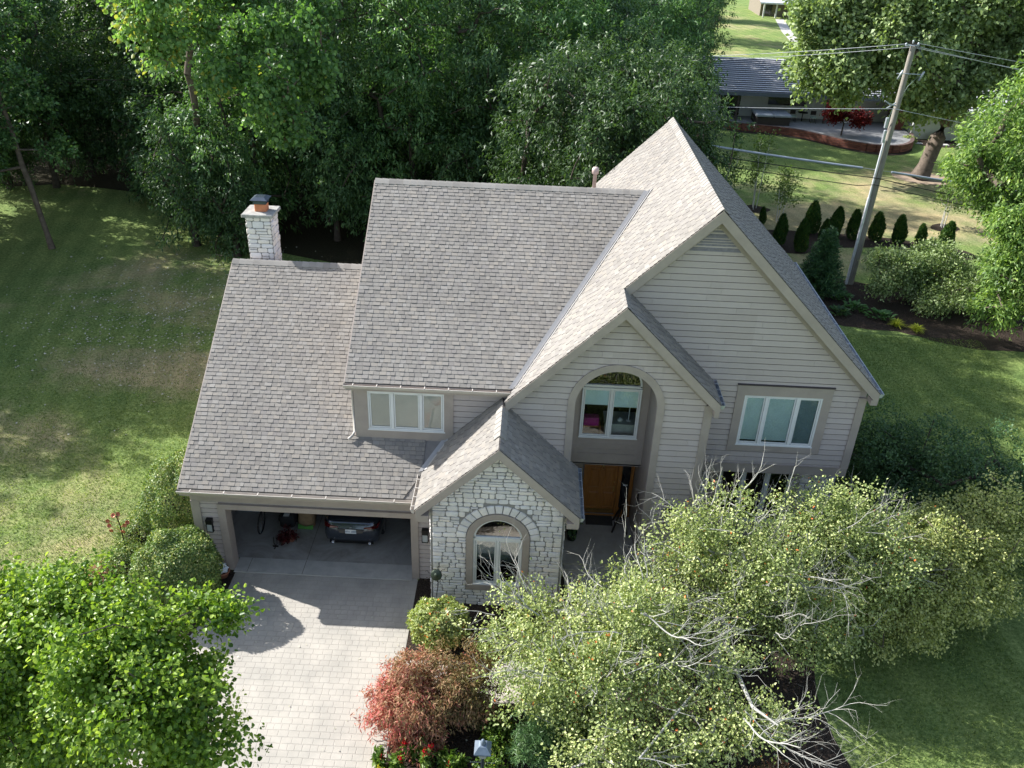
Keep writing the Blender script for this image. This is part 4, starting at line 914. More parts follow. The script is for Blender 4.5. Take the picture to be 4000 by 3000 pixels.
ST = [(1.00, .42, .36, .60, .66, .34), (1.02, .62, .30, .64, .72, .50), (1.07, .72, .24, .68, .80, .58), (1.12, .765, .20, .74, .925, .62), (1.20, .80, .19, .80, .945, .64), (1.45, .82, .18, .84, .955, .66), (1.62, .825, .18, .85, .985, .62), (1.95, .83, .18, .86, 1.13, .54), (2.30, .83, .18, .86, 1.25, .50), (3.0, .83, .18, .86, 1.28, .50), (3.6, .83, .18, .86, 1.20, .50), (4.2, .82, .19, .84, .92, .58), (4.9, .80, .2, .74, .80, .5), (5.15, .66, .25, .6, .66, .4)]
def ring(st):
    y, hw, zb, zt, ztop, rw = st
    h = [(0, zb), (hw*.80, zb), (hw*.95, zb+.05), (hw, zb+(zt-zb)*.45), (hw*.985, zb+(zt-zb)*.75), (hw*.94, zt), (rw+(hw-rw)*.35, zt+(ztop-zt)*.35), (rw, ztop-(ztop-zt)*.10), (rw*.8, ztop), (0, ztop+.01)]
    return [(3.02+x, y, z) for x, z in h]+[(3.02-x, y, z) for x, z in h[-2:0:-1]]
mb = MB(); rs = [ring(s_) for s_ in ST]; k = len(rs[0]); mb.mesh([p for r in rs for p in r], [(i*k+j, i*k+(j+1) % k, (i+1)*k+(j+1) % k, (i+1)*k+j) for i in range(len(rs)-1) for j in range(k)], 0, .5, True)
mb.face(rs[0][::-1]); mb.face(rs[-1]); body = mb.build('body', M_carpaint, car)
mb = MB(); mb.mesh([(2.46, 1.64, 1.0), (3.58, 1.64, 1.0), (3.48, 2.26, 1.262), (2.56, 2.26, 1.262)], [(0, 1, 2, 3)]); mb.mesh([(2.50, 2.26, 1.27), (3.54, 2.26, 1.27), (3.54, 3.4, 1.30), (2.5, 3.4, 1.30)], [(0, 1, 2, 3)]); mb.build('rear_window', M_carglass, car)
for s_ in (-1, 1):
    X = lambda a: 3.02+s_*a
    mb = MB(); a = [(X(.36), 1.055, .735), (X(.60), 1.035, .745), (X(.745), 1.10, .76), (X(.795), 1.30, .79), (X(.79), 1.28, .83), (X(.73), 1.10, .835), (X(.58), 1.05, .80), (X(.36), 1.075, .765)]
    vs = [(p[0], p[1]-.028, p[2]) for p in a]+[(p[0], p[1]+.06, p[2]) for p in a]; mb.mesh(vs, [tuple(range(8)), tuple(range(15, 7, -1))]+[(i, i+8, (i+1) % 8+8, (i+1) % 8) for i in range(8)]); mb.build('tail_light', M_red, car)
    mb = MB(); mb.lathe([(.026, -.02), (.036, -.02), (.036, .06), (.03, .06), (.026, -.02)], n=12, M=Matrix.Translation((X(.52), 1.02, .27)) @ Matrix.Rotation(RAD(90), 4, 'X') @ Matrix.Scale(1.25, 4, (1, 0, 0))); mb.build('exhaust_tip', M_chrome, car)
    for yy in (1.78, 4.35):
        mb = MB(); mb.lathe([(.10, -.09), (.26, -.09), (.295, -.06), (.295, .06), (.26, .09), (.10, .09)], n=22, M=Matrix.Translation((X(.73), yy, .325)) @ Matrix.Rotation(RAD(90), 4, 'Y')); wl = mb.build('wheel', M_tyre, car)
        mb = MB(); mb.lathe([(0, .10), (.20, .095), (.21, -.095), (0, -.1)], n=18, M=Matrix.Translation((X(.73), yy, .325)) @ Matrix.Rotation(RAD(90), 4, 'Y')); mb.build('rim', M_chrome, wl)
mb = MB(); mb.bbox(2.40, 3.64, 1.00, 1.05, .22, .33, .01); mb.build('diffuser', M_black, car)
mb = MB(); mb.prism([(2.70, .60), (3.34, .60), (3.40, .72), (2.64, .72)], .985, 1.04); mb.build('plate_recess', plain('satin_trim', (.20, .18, .16), .3, .6), car)
mb = MB(); mb.bbox(2.865, 3.175, .965, .984, .595, .735, .006); pl_ = mb.build('number_plate', plain('plate_white', (.78, .80, .80), .4), car)
text_mesh('HFX 2882', .078, plain('plate_blue', (.04, .09, .22), .5), 'plate_letters', pl_, Matrix.Translation((3.02, .963, .663)) @ Matrix.Rotation(RAD(90), 4, 'X'))
mb = MB(); c = (3.02, .985, .775); mb.tube([(c[0]+.036*math.sin(t), c[1]-.0, c[2]+.030*math.cos(t)) for t in np.linspace(0, 2*math.pi, 15)], .005, 5); mb.tube([(c[0]-.02, c[1], c[2]-.025), (c[0]-.006, c[1], c[2]+.02)], .004, 4); mb.tube([(c[0]+.02, c[1], c[2]-.025), (c[0]+.006, c[1], c[2]+.02)], .004, 4); mb.tube([(c[0]-.014, c[1], c[2]), (c[0]+.014, c[1], c[2])], .003, 4); mb.build('rear_emblem', M_chrome, car)
mb = MB(); mb.box(2.44, 2.60, 1.02, 1.03, .60, .615); mb.build('trunk_badge', M_chrome, car)
mb = MB(); mb.box(3.42, 3.58, 1.055, 1.065, .845, .86); mb.build('trunk_badge', M_chrome, car)
mb = MB(); mb.prism([(2.46, .90), (3.58, .90), (3.50, .925), (2.54, .925)], 1.085, 1.16); mb.build('boot_spoiler', M_carpaint, car)
# bicycle
bk = empty('bicycle', (.32, 2.0, .03), 'dark bicycle standing against the left side of the garage, front wheel outward', 'bicycle')
def bw(y, nm):
    mb = MB(); c = Vector((.30+.05*(y-1.4), y, .37)); mb.tube([c+Vector((.06*math.cos(t)*.2, .335*math.sin(t), .335*math.cos(t))) for t in np.linspace(0, 2*math.pi, 25)], .022, 6); o = mb.build(nm, M_tyre, bk)
    mb = MB()
    for i in range(12): t = i*math.pi/6; mb.tube([c, c+Vector((0, .32*math.sin(t), .32*math.cos(t)))], .003, 3)
    mb.tube([c+Vector((-.05, 0, 0)), c+Vector((.05, 0, 0))], .02, 6); mb.build('spokes', M_chrome, o)
bw(1.55, 'wheel'); bw(2.58, 'wheel')
mb = MB(); F = lambda y, z, x=.33: (x, y, z)
for a, b in ((F(1.55, .37), F(1.72, .95)), (F(1.72, .92), F(2.35, .90)), (F(1.74, .86), F(2.15, .38)), (F(2.15, .38), F(2.38, 1.0)), (F(2.15, .38), F(2.58, .37)), (F(2.36, .88), F(2.58, .37))): mb.tube([a, b], .017, 6)
mb.build('bicycle_frame', plain('dark_bike_paint', (.03, .03, .035), .3, .3, .5), bk)
mb = MB(); mb.tube([(.05, 1.82, 1.06), (.18, 1.70, 1.08), (.33, 1.71, 1.04), (.48, 1.70, 1.08), (.61, 1.82, 1.06)], .014, 6); mb.tube([F(1.72, .92), F(1.70, 1.05)], .016, 6); mb.build('handlebar', M_chrome, bk)
mb = MB(); mb.mesh([(.33, 2.20, 1.03), (.27, 2.38, 1.02), (.24, 2.50, 1.03), (.33, 2.53, 1.04), (.42, 2.50, 1.03), (.39, 2.38, 1.02), (.33, 2.22, .98), (.33, 2.48, .97)], [(0, 1, 5), (1, 2, 3, 4, 5), (0, 6, 1), (1, 6, 7, 2), (2, 7, 3), (3, 7, 4), (4, 7, 6, 5), (5, 6, 0)]); mb.build('saddle', M_tyre, bk)
# mower
mw = empty('lawn_mower', (1.0, 2.3, .03), 'black lawn mower with a white label standing between bicycle and paper bag', 'mower')
mb = MB(); mb.bbox(.72, 1.30, 1.95, 2.75, .10, .32, .06); mb.build('deck', M_black, mw)
mb = MB(); mb.bbox(.80, 1.22, 1.62, 2.05, .16, .55, .06); mb.build('grass_bag', plain('black_fabric', (.02, .02, .022), .9), mw)
mb = MB(); mb.box(.93, 1.09, 1.64, 1.78, .551, .556); mb.build('warning_label', M_white, mw)
mb = MB(); mb.lathe([(.16, .3), (.17, .5), (.12, .56), (0, .57)], (1.0, 2.4, 0), 14); mb.build('engine', plain('orange_red_cowl', (.35, .06, .02), .4), mw)
mb = MB(); mb.tube([(.76, 2.3, .25), (.74, 1.75, .85), (.76, 1.62, .98), (1.24, 1.62, .98), (1.27, 1.75, .85), (1.25, 2.3, .25)], .014, 6); mb.build('push_handle', M_iron, mw)
for x in (.70, 1.32):
    for y in (2.05, 2.65): mb = MB(); mb.lathe([(0, .03), (.10, .03), (.10, -.03), (0, -.03)], n=14, M=Matrix.Translation((x, y, .13)) @ Matrix.Rotation(RAD(90), 4, 'Y')); mb.build('wheel', M_tyre, mw)
# yard-waste bag
mb = MB(); vs = []; N_ = 20
for z, s_ in ((0, .92), (.2, 1.04), (.45, 1), (.7, .98), (.86, 1.02), (.86, .96), (.80, .9)):
    for i in range(N_):
        t = 2*math.pi*i/N_; c_, s2 = math.cos(t), math.sin(t); r = .24*s_/max(abs(c_), abs(s2))**.75+g0.uniform(-.012, .012); vs.append((1.52+r*c_+z*.06, 1.95+r*s2*.8, .03+z))
mb.mesh(vs, [(i*N_+j, i*N_+(j+1) % N_, (i+1)*N_+(j+1) % N_, (i+1)*N_+j) for i in range(6) for j in range(N_)], 0, .5, True)
mb.face(vs[-N_:], 0)
pb = empty('paper_bag', (1.52, 1.95, .03), 'tall brown paper yard bag with green print standing behind the red plant', 'bag'); mb.build('bag', plain('kraft_paper', (.24, .17, .10), .9, 0, .1, .2, 6), pb)
mb = MB(); mb.mesh([(1.30, 1.70, .05), (1.74, 1.70, .05), (1.76, 1.705, .22), (1.55, 1.70, .15), (1.32, 1.705, .24)], [(0, 1, 2, 3, 4)]); mb.build('green_print', plain('green_print', (.08, .24, .05), .9), pb)
# potted red plant
pp = empty('potted_plant', (1.20, 1.18, .03), 'dark red leafy plant in a clay pot on the garage floor', 'plant')
mb = MB(); mb.lathe([(.0, .0), (.085, 0), (.12, .17), (.13, .17), (.13, .21), (.11, .21), (.10, .17)], (1.24, 1.22, .03), 16); mb.build('pot', plain('clay_pot', (.32, .13, .08), .85), pp)
lv = Leaves(); P, D = crown_pts([((1.16, 1.15, .30), (.24, .22, .20)), ((1.05, 1.02, .16), (.17, .15, .12))], 80, 3); tufts(lv, P, D, 8, .03, .07, .045, 4, 0.2); lv.build('foliage', leafmat('wine_red_leaves', [(0, (.03, .006, .006)), (1, (.12, .018, .02))], .2), pp)
mb = MB()
for dx, dy in ((-.05, -.02), (.05, -.02)): mb.tube([(.86, .92, .06), (.86+dx*.9, .95+dy, .14), (.86+dx, .97+dy, .34)], .014, 5)
mb.tube([(.86, .80, .045), (.86, .92, .06)], .018, 5); mb.box(.78, .94, .90, .925, .03, .07)
tag(mb.build('forked_tool', M_iron), 'small dark forked tool lying on the garage floor left of the red plant', 'tool')
mb = MB(); N_ = 7; vs = [(.02+.30*i/N_+(.012*j), .70+.05*math.sin(i*2.1)+.02*j, 2.02-.38*j/5*(1-.35*i/N_)) for j in range(6) for i in range(N_+1)]
mb.mesh(vs, [(j*(N_+1)+i, j*(N_+1)+i+1, (j+1)*(N_+1)+i+1, (j+1)*(N_+1)+i) for j in range(5) for i in range(N_)], 0, .5, True)
tag(mb.build('hanging_cloth', plain('orange_cloth', (.55, .19, .02), .8)), 'bright orange cloth hanging inside the left edge of the garage opening', 'cloth')
mb = MB(); mb.bbox(-.70, -.02, 2.4, 3.4, .03, .55, .03); mb.bbox(-.72, 0, 2.38, 3.42, .55, .60, .02); tag(mb.build('storage_tote', plain('grey_tote', (.22, .26, .30), .6)), 'grey storage tote against the left wall inside the garage', 'box')
# carrier bag on a clay planter by the door casing
pt = empty('clay_planter', (-.24, -.34, 0), 'low clay planter at the foot of the left garage door casing', 'planter')
mb = MB(); mb.lathe([(0, 0), (.13, 0), (.19, .16), (.205, .16), (.205, .20), (.17, .20), (.15, .12)], (-.24, -.34, .01), 18); mb.build('pot', MATS['clay_pot'], pt)
gg = np.random.default_rng(8); mb = MB(); vs = []; n1, n2_ = 14, 8
for j in range(n2_):
    for i in range(n1):
        t = 2*math.pi*i/n1; f = math.pi*(j+.5)/n2_; r = .16*(1+gg.uniform(-.28, .28)); vs.append((-.24+r*math.sin(f)*math.cos(t)*1.1, -.36+r*math.sin(f)*math.sin(t), .31+r*math.cos(f)*.9))
mb.mesh(vs, [(j*n1+i, j*n1+(i+1) % n1, (j+1)*n1+(i+1) % n1, (j+1)*n1+i) for j in range(n2_-1) for i in range(n1)]+[tuple(range(n1))]); tag(mb.build('plastic_bag', plain('bluish_white_plastic', (.62, .68, .74), .35, 0, .4, .2, 14)), 'crumpled white plastic bag resting on the clay planter', 'bag')
# ================================================================ entry things
et_ = empty('iron_sculpture', (10.72, 2.2, .15), 'dark iron frame sculpture standing right of the front door', 'sculpture')
mb = MB(); A_ = (10.74, 2.35, 1.05)
for b_ in ((10.48, 2.12, .15), (10.90, 2.05, .15), (10.86, 2.75, .15), (10.55, 2.7, .15)): mb.tube([A_, b_], .03, 6)
mb.tube([(10.52, 2.2, .45), (10.88, 2.15, .42)], .02, 5); mb.build('legs', M_iron, et_)
mb = MB(); mb.tube([(10.66, 2.30, .92), (10.68, 2.26, 1.10), (10.78, 2.28, 1.22), (10.84, 2.34, 1.10), (10.78, 2.38, .90), (10.80, 2.30, .70), (10.70, 2.24, .55)], [.03, .05, .04, .05, .05, .045, .03], 6); mb.build('scroll', M_iron, et_)
mb = MB(); mb.bbox(9.72, 10.52, 2.42, 2.88, .15, .17, .006); tag(mb.build('doormat', plain('dark_coir', (.05, .045, .04), .95)), 'dark doormat in front of the oak front door', 'doormat')
cp = empty('potted_plant', (9.28, 1.75, .15), 'small dark green potted plant in the left corner of the entry', 'plant')
mb = MB(); mb.lathe([(0, 0), (.12, 0), (.16, .26), (.14, .26), (.13, .2)], (9.28, 1.75, .15), 14); mb.build('pot', M_black, cp)
lv = Leaves(); P, D = crown_pts([((9.28, 1.75, .62), (.20, .22, .30))], 60, 31); tufts(lv, P, D, 9, .04, .10, .05, 4); lv.build('foliage', M_lg2, cp)
wr = empty('wall_plaque', (11.04, 1.7, 1.7), 'oval dark iron plaque hung on the right wall of the entry', 'plaque')
mb = MB(); mb.tube([(11.03, 1.7+.10*math.sin(t), 1.7+.22*math.cos(t)) for t in np.linspace(0, 2*math.pi, 19)], .012, 5); mb.tube([(11.03, 1.62, 1.70), (11.03, 1.70, 1.62), (11.03, 1.76, 1.72), (11.03, 1.70, 1.80), (11.03, 1.66, 1.72)], .009, 5); mb.build('ring', M_iron, wr)
# things seen through the upper window
sh = empty('wooden_shelf', (9.62, 2.5, 3.32), 'low wooden shelf behind the left light of the arched window', 'shelf')
mb = MB(); mb.box(9.34, 9.86, 2.32, 2.62, 3.66, 3.69); mb.build('top', M_door, sh)
for x in (9.34, 9.83): mb = MB(); mb.box(x, x+.03, 2.32, 2.62, 3.33, 3.66); mb.build('side_panel', M_door, sh)
mb = MB(); mb.bbox(9.38, 9.80, 2.36, 2.60, 3.69, 3.93, .02); tag(mb.build('storage_bin', plain('magenta_plastic', (.42, .02, .20), .5)), 'magenta bin standing on the wooden shelf behind the window', 'bin')
dk = empty('desk', (10.35, 2.6, 3.32), 'pale desk behind the arched window', 'desk')
mb = MB(); mb.box(9.95, 10.86, 2.28, 2.95, 3.78, 3.82); mb.build('top', plain('pale_laminate', (.50, .52, .46), .5), dk)
mb = MB(); mb.box(9.95, 10.86, 2.30, 2.32, 3.33, 3.78); mb.build('front_panel', MATS['pale_laminate'], dk)
dl = empty('desk_lamp', (10.62, 2.5, 3.82), 'slim white desk lamp on the pale desk', 'lamp')
mb = MB(); mb.lathe([(0, 0), (.07, 0), (.07, .02), (0, .02)], (10.62, 2.5, 3.82), 12); mb.tube([(10.62, 2.5, 3.83), (10.62, 2.5, 4.25)], .016, 6); mb.build('stand', M_white, dl)
mb = MB(); mb.lathe([(0, .0), (.07, .02), (.08, .07), (.05, .11), (0, .12)], (10.38, 2.45, 3.82), 10); tag(mb.build('white_bowl', M_white), 'small rounded white object on the pale desk left of the lamp', 'bowl')
# ================================================================ garden ornaments
so_ = empty('garden_stake', (5.72, -1.38, 0), 'dark metal sunflower on a tall wavy stake against the stone corner', 'garden ornament')
mb = MB(); mb.tube([(5.72+.02*math.sin(z*7), -1.38, z) for z in np.linspace(0, 1.36, 14)], .011, 5); mb.build('stem', M_iron, so_)
Mr = Matrix.Translation((5.70, -1.42, 1.42)) @ Matrix.Rotation(RAD(58), 4, 'X')
mb = MB(); mb.lathe([(0, .05), (.05, .045), (.06, .02), (.09, .035), (.10, .02), (.13, .03), (.145, 0), (.13, -.02), (0, -.02)], n=22, M=Mr); mb.build('disc', plain('green_bronze', (.045, .06, .04), .45, .6, .5, .4, 30), so_)
for i in range(9):
    a = 2*math.pi*i/9; mb = MB(); mb.tube([Mr @ Vector((r*math.cos(a+d_), r*math.sin(a+d_), z)) for r, d_, z in ((.13, 0, 0), (.20, .10, .02), (.25, -.08, .0), (.30, .06, .03))], [.009, .008, .007, .004], 5); mb.build('petal', M_iron, so_)
fs_ = empty('garden_stake', (-2.98, .05, 0), 'dark stake topped with copper-red metal blossoms on the lawn edge', 'garden ornament')
mb = MB(); mb.tube([(-2.98, .05, 0), (-3.02, .12, .6), (-3.06, .18, 1.15), (-3.12, .22, 1.45)], .016, 5); mb.build('stem', M_iron, fs_)
M_cop = plain('copper_red', (.50, .16, .09), .45, .3, .4, .25, 12)
for i, (dx, dy, z) in enumerate(((-.10, 0, 1.47), (.02, .05, 1.50), (-.28, 0, 1.30), (-.22, -.05, 1.02), (-.30, .05, 1.08), (.16, 0, 1.18), (.10, -.04, 1.0), (.22, .06, 1.22))):
    mb = MB(); mb.lathe([(0, .0), (.04, .01), (.065, .045), (.05, .03), (0, .012)], n=8, M=Matrix.Translation((-3.08+dx, .2+dy, z)) @ Matrix.Rotation(RAD(40+i*23 % 70), 4, 'X')); mb.tube([(-3.06, .18, z-.12), (-3.08+dx, .2+dy, z)], .006, 4); mb.build('blossom', M_cop, fs_)
lp = empty('garden_lamp_post', (7.2, -6.8, 0), 'grey garden lamp post with a pyramid hood and crossbar at the bottom edge', 'lamp post')
mb = MB(); mb.tube([(7.2, -6.8, 0), (7.2, -6.8, 1.72)], .035, 10); mb.build('post', plain('dark_green_grey_metal', (.06, .075, .08), .4, .4), lp)
mb = MB(); mb.tube([(6.98, -6.8, 1.56), (7.42, -6.8, 1.56)], .009, 6); mb.lathe([(0, -.02), (.02, 0), (0, .02)], (6.97, -6.8, 1.56), 8); mb.lathe([(0, -.02), (.02, 0), (0, .02)], (7.43, -6.8, 1.56), 8); mb.build('crossbar', MATS['dark_green_grey_metal'], lp)
mb = MB(); q = lambda r, z: [(7.2-r, -6.8-r, z), (7.2+r, -6.8-r, z), (7.2+r, -6.8+r, z), (7.2-r, -6.8+r, z)]
rg = [q(.165, 1.97), q(.165, 2.0), q(.08, 2.12), q(.05, 2.13)]; mb.mesh([p for r in rg for p in r], [(l*4+i, l*4+(i+1) % 4, l*4+4+(i+1) % 4, l*4+4+i) for l in range(3) for i in range(4)]+[(3, 2, 1, 0), (12, 13, 14, 15)]); mb.lathe([(.05, 2.13), (.055, 2.17), (.03, 2.20), (.035, 2.23), (0, 2.25)], (7.2, -6.8, 0), 12); mb.build('hood', plain('weathered_grey_hood', (.17, .21, .26), .45, .3, .5, .15), lp)
mb = MB(); rg = [q(.05, 1.74), q(.11, 1.965)]; mb.mesh([p for r in rg for p in r], [(i, (i+1) % 4, 4+(i+1) % 4, 4+i) for i in range(4)]); mb.build('lamp_glass', plain('grey_lamp_glass', (.45, .47, .42), .2, 0, .6), lp)
for i, (x, y, s_) in enumerate(((7.95, -6.05, .12), (8.25, -6.35, .10), (5.05+.25, -3.0, .0))):
    if s_ == 0: continue
    mb = MB(); n_ = 9; top = [(x+s_*math.cos(2*math.pi*k/n_)*g0.uniform(.8, 1.1), y+s_*1.2*math.sin(2*math.pi*k/n_)*g0.uniform(.8, 1.1)) for k in range(n_)]; mb.prism(top, .0, .06, 'z'); tag(mb.build('garden_stone', M_walk), ('flat pale stone on the dark mulch right of the lamp post', 'second small pale stone in the mulch further right of the lamp post')[i], 'stone')
# ================================================================ utility pole and lines
PX, PY = 23.64, 22.3
up = empty('utility_pole', (PX, PY, 0), 'tall weathered wooden utility pole rising beside the spruce', 'utility pole')
M_pole = wood_mat('weathered_pole', (.20, .175, .14), (.36, .33, .28), .85, 2)
mb = MB(); mb.tube([(PX+.016*z, PY, z) for z in np.linspace(0, 11.1, 8)], [.185-.006*z for z in np.linspace(0, 11.1, 8)], 14); mb.build('shaft', M_pole, up)
mb = MB(); mb.tube([(PX-.20+.016*z, PY-.10, z) for z in np.linspace(0, 7.1, 4)], .055, 8); mb.tube([(PX-.20+.016*z, PY-.10, z) for z in np.linspace(0, 4.4, 4)], .075, 8); mb.build('conduit', plain('galvanised_conduit', (.74, .75, .76), .4, .2), up)
M_hw = plain('pale_line_hardware', (.42, .45, .47), .4, .4)
mb = MB(); mb.tube([(23.35, PY-.15, 9.98), (24.5, PY-.15, 9.98)], .022, 5); mb.build('crossarm', M_hw, up)
for (x, z) in ((23.50, 9.95), (24.42, 9.92)): mb = MB(); mb.lathe([(0, -.22), (.05, -.20), (.05, .10), (.03, .2), (0, .22)], n=8, M=Matrix.Translation((x, PY-.2, z)) @ Matrix.Rotation(RAD(20), 4, 'Y')); mb.build('cutout_fuse', M_hw, up)
for (x, z) in ((23.50, 11.16), (23.78, 11.28), (24.02, 11.2)): mb = MB(); mb.lathe([(0, 0), (.05, .02), (.03, .06), (.055, .09), (.03, .13), (0, .16)], (x, PY, z-.08), 8); mb.build('insulator', M_hw, up)
mb = MB(); mb.tube([(23.48, PY-.05, 11.10), (24.04, PY-.05, 11.16)], .025, 5); mb.tube([(23.1, PY-.2, 8.82), (23.32, PY-.2, 8.70), (23.66, PY-.2, 8.62)], .03, 5); mb.tube([(23.25, PY-.2, 8.50), (23.62, PY-.18, 8.75)], .03, 5); mb.build('bracket', M_hw, up)
mb = MB(); mb.bbox(23.36, 23.50, PY-.25, PY-.12, 7.65, 8.1, .02); mb.bbox(23.40, 23.52, PY-.26, PY-.12, 7.0, 7.55, .02); mb.build('junction_box', M_hw, up)
mb = MB(); mb.tube([(23.55, PY-.2, 8.55), (23.46, PY-.25, 8.2), (23.45, PY-.22, 7.8)], .012, 4); mb.tube([(24.35, PY-.2, 9.95), (24.55, PY-.3, 10.4), (24.3, PY-.2, 10.7), (24.0, PY, 11.1)], .01, 4); mb.tube([(24.3, PY-.2, 9.9), (23.9, PY-.3, 9.5), (23.75, PY-.2, 8.9)], .01, 4); mb.build('jumper_wire', plain('green_grey_wire', (.12, .17, .15), .5), up)
M_wire = plain('aluminium_wire', (.50, .52, .52), .45, .5); M_cable = plain('black_cable', (.02, .022, .02), .6); M_duct = plain('grey_cable_guard', (.36, .40, .46), .5)
def line(pts, r, m, lab, nm='power_line'):
    mb = MB(); P_ = []
    for (a, b) in zip(pts[:-1], pts[1:]):
        a, b = Vector(a), Vector(b); L = (b-a).length; k = max(2, int(L/1.5)); sg = L*L*.0006
        P_ += [a.lerp(b, i/k)-Vector((0, 0, sg*4*(i/k)*(1-i/k))) for i in range(k)]
    P_.append(Vector(pts[-1])); mb.tube(P_, r, 5, cap=True); tag(mb.build(nm, m), lab, 'cable')
line([(-.2, 39.1, 7.3), (23.50, PY, 11.18), (52, 20.0, 8.2)], .012, M_wire, 'upper of the two top wires, reaching the left end of the pole head')
line([(-.2, 39.3, 7.0), (23.78, PY, 11.06), (52, 20.2, 8.7)], .011, M_wire, 'lower of the two top wires, crossing just under the pole head')
line([(24.02, PY, 11.22), (52, 20.4, 9.4)], .011, M_wire, 'wire leaving only to the right from the pole head')
line([(-.6, 35.3, 6.2), (23.60, PY-.2, 8.5), (50, 20.0, 6.2)], .013, M_wire, 'single pale wire crossing halfway up the pole over the patio house')
line([(9, 28, 6.2), (15.8, 23.5, 5.76), (23.62, PY-.2, 5.36), (46, 21, 2.7)], .022, M_cable, 'thick black cable crossing the lawn behind the big gable')
line([(9, 28, 5.8), (16.25, 23.5, 5.32), (22.79, PY-.2, 4.98), (23.57, PY-.2, 5.05), (46, 21, 2.3)], .018, M_cable, 'thinner black cable, lowest of all on the pole')
line([(10.5, 27, 6.2), (14.93, PY, 6.57), (22.91, PY, 5.76)], .055, M_duct, 'thick grey guarded cable from behind the gable to near the pole', 'guarded_cable')
line([(22.91, PY, 5.76), (24.29, PY, 5.62)], .012, M_wire, 'thin bare link between the two thick grey guarded cables', 'power_line')
line([(24.29, PY, 5.62), (29.43, PY, 5.07), (40, PY-.5, 4.2)], .055, M_duct, 'thick grey guarded cable running right from the pole across the oak trunk', 'guarded_cable')
# ================================================================ neighbouring houses
nb = empty('neighbouring_house', (30, 58, 0), 'low white house with a ribbed grey roof and a covered patio beyond the lawn', 'house')
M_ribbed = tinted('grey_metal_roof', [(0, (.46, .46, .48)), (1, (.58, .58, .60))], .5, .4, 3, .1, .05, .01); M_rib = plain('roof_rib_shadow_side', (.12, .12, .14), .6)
def ribroof(mb, x0, x1, y0, z0, y1, z1, n, skew=0):
    for i in range(n):
        t0, t1 = i/n, (i+1)/n; a = (y0+(y1-y0)*t0, z0+(z1-z0)*t0+.11); b = (y0+(y1-y0)*t1, z0+(z1-z0)*t1+.02)
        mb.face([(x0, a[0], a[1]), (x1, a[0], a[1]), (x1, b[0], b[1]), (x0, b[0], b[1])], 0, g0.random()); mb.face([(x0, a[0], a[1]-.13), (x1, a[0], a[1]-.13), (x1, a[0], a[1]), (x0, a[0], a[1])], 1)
mb = MB(); ribroof(mb, 21.5, 37.5, 54.6, 2.75, 60.2, 4.45, 17); mb.face([(21.5, 54.5, 2.62), (37.5, 54.5, 2.62), (37.5, 60.2, 4.3), (21.5, 60.2, 4.3)], 1); mb.face([(21.5, 60.2, 4.45), (37.5, 60.2, 4.45), (37.5, 66, 2.8), (21.5, 66, 2.8)], 0); mb.build('roof', [M_ribbed, M_rib], nb)
mb = MB(); ribroof(mb, 37.6, 50, 52.2, 2.35, 57.2, 3.5, 8); mb.face([(37.6, 57.2, 3.5), (50, 57.2, 3.5), (50, 63, 2.4), (37.6, 63, 2.4)], 0); mb.face([(37.6, 52.2, 2.2), (50, 52.2, 2.2), (50, 57.2, 3.4), (37.6, 57.2, 3.4)], 1); mb.build('roof', [M_ribbed, M_rib], nb)
M_nwall = plain('white_render', (.56, .56, .53), .85, 0, .1, .06, 2)
mb = MB(); mb.box(21.6, 37, 56.3, 65.5, 0, 3.1); mb.build('wall', M_nwall, nb)
mb = MB(); mb.box(37.8, 49.6, 53.0, 62, 0, 2.4); mb.build('wall', M_nwall, nb)
mb = MB(); mb.box(21.4, 37.6, 54.4, 54.55, 2.48, 2.78); mb.build('fascia', plain('dark_blue_grey_fascia', (.12, .14, .18), .5), nb)
mb = MB(); mb.box(37.5, 50, 52.1, 52.2, 2.15, 2.40); mb.build('fascia', M_nwall, nb)
for x in (24.0, 31.2, 36.3): mb = MB(); mb.box(x, x+.16, 54.7, 54.86, .5, 2.6); mb.build('post', plain('dark_post', (.07, .055, .045), .7), nb)
for a, b in ((23.0, 24.6), (26.9, 30.0)): mb = MB(); mb.box(a, b, 56.2, 56.29, 1.5 if a > 25 else .55, 2.5); mb.build('window', plain('dark_window', (.02, .02, .025), .1, 0, .8), nb)
mb = MB(); mb.box(36.6, 37.3, 53.6, 54.4, 0, 3.0); mb.build('brick_pier', plain('dark_brick', (.12, .05, .035), .9, 0, .1, .4, 8, .4), nb)
mb = MB(); mb.lathe([(.10, 3.2), (.08, 4.05), (.09, 4.05), (0, 4.1)], (26.9, 58.4, 0), 10); mb.build('vent_pipe', M_nwall, nb)
CURV = [(22.5, 54.4), (24.4, 53.5), (26.4, 53.1), (28.5, 52.3), (30.0, 51.0), (31.3, 49.7), (32.4, 48.9), (33.5, 48.4), (35.2, 48.6), (36.6, 50.0), (37.5, 52.6)]
def smooth_open(p, step=.5):
    out = []; q = [p[0]]+p+[p[-1]]
    for i in range(1, len(q)-2):
        p0, p1, p2, p3 = (Vector(v) for v in q[i-1:i+3]); m = max(1, int((p2-p1).length/step))
        for j in range(m): t = j/m; out.append(tuple(.5*((2*p1)+(-p0+p2)*t+(2*p0-5*p1+4*p2-p3)*t*t+(-p0+3*p1-3*p2+p3)*t**3)))
    return out+[p[-1]]
cv = smooth_open(CURV)
mb = MB(); cv_in = [(x, y) for x, y in cv]; mb.prism([(22.5, 57)]+cv_in+[(37.5, 57)], .0, .49, 'z'); tag(mb.build('patio', plain('patio_concrete', (.24, .24, .235), .85, 0, .2, .1, 2)), kind='structure')
rw = empty('brick_retaining_wall', (30, 50, 0), 'low curving red brick wall edging the raised patio', 'wall')
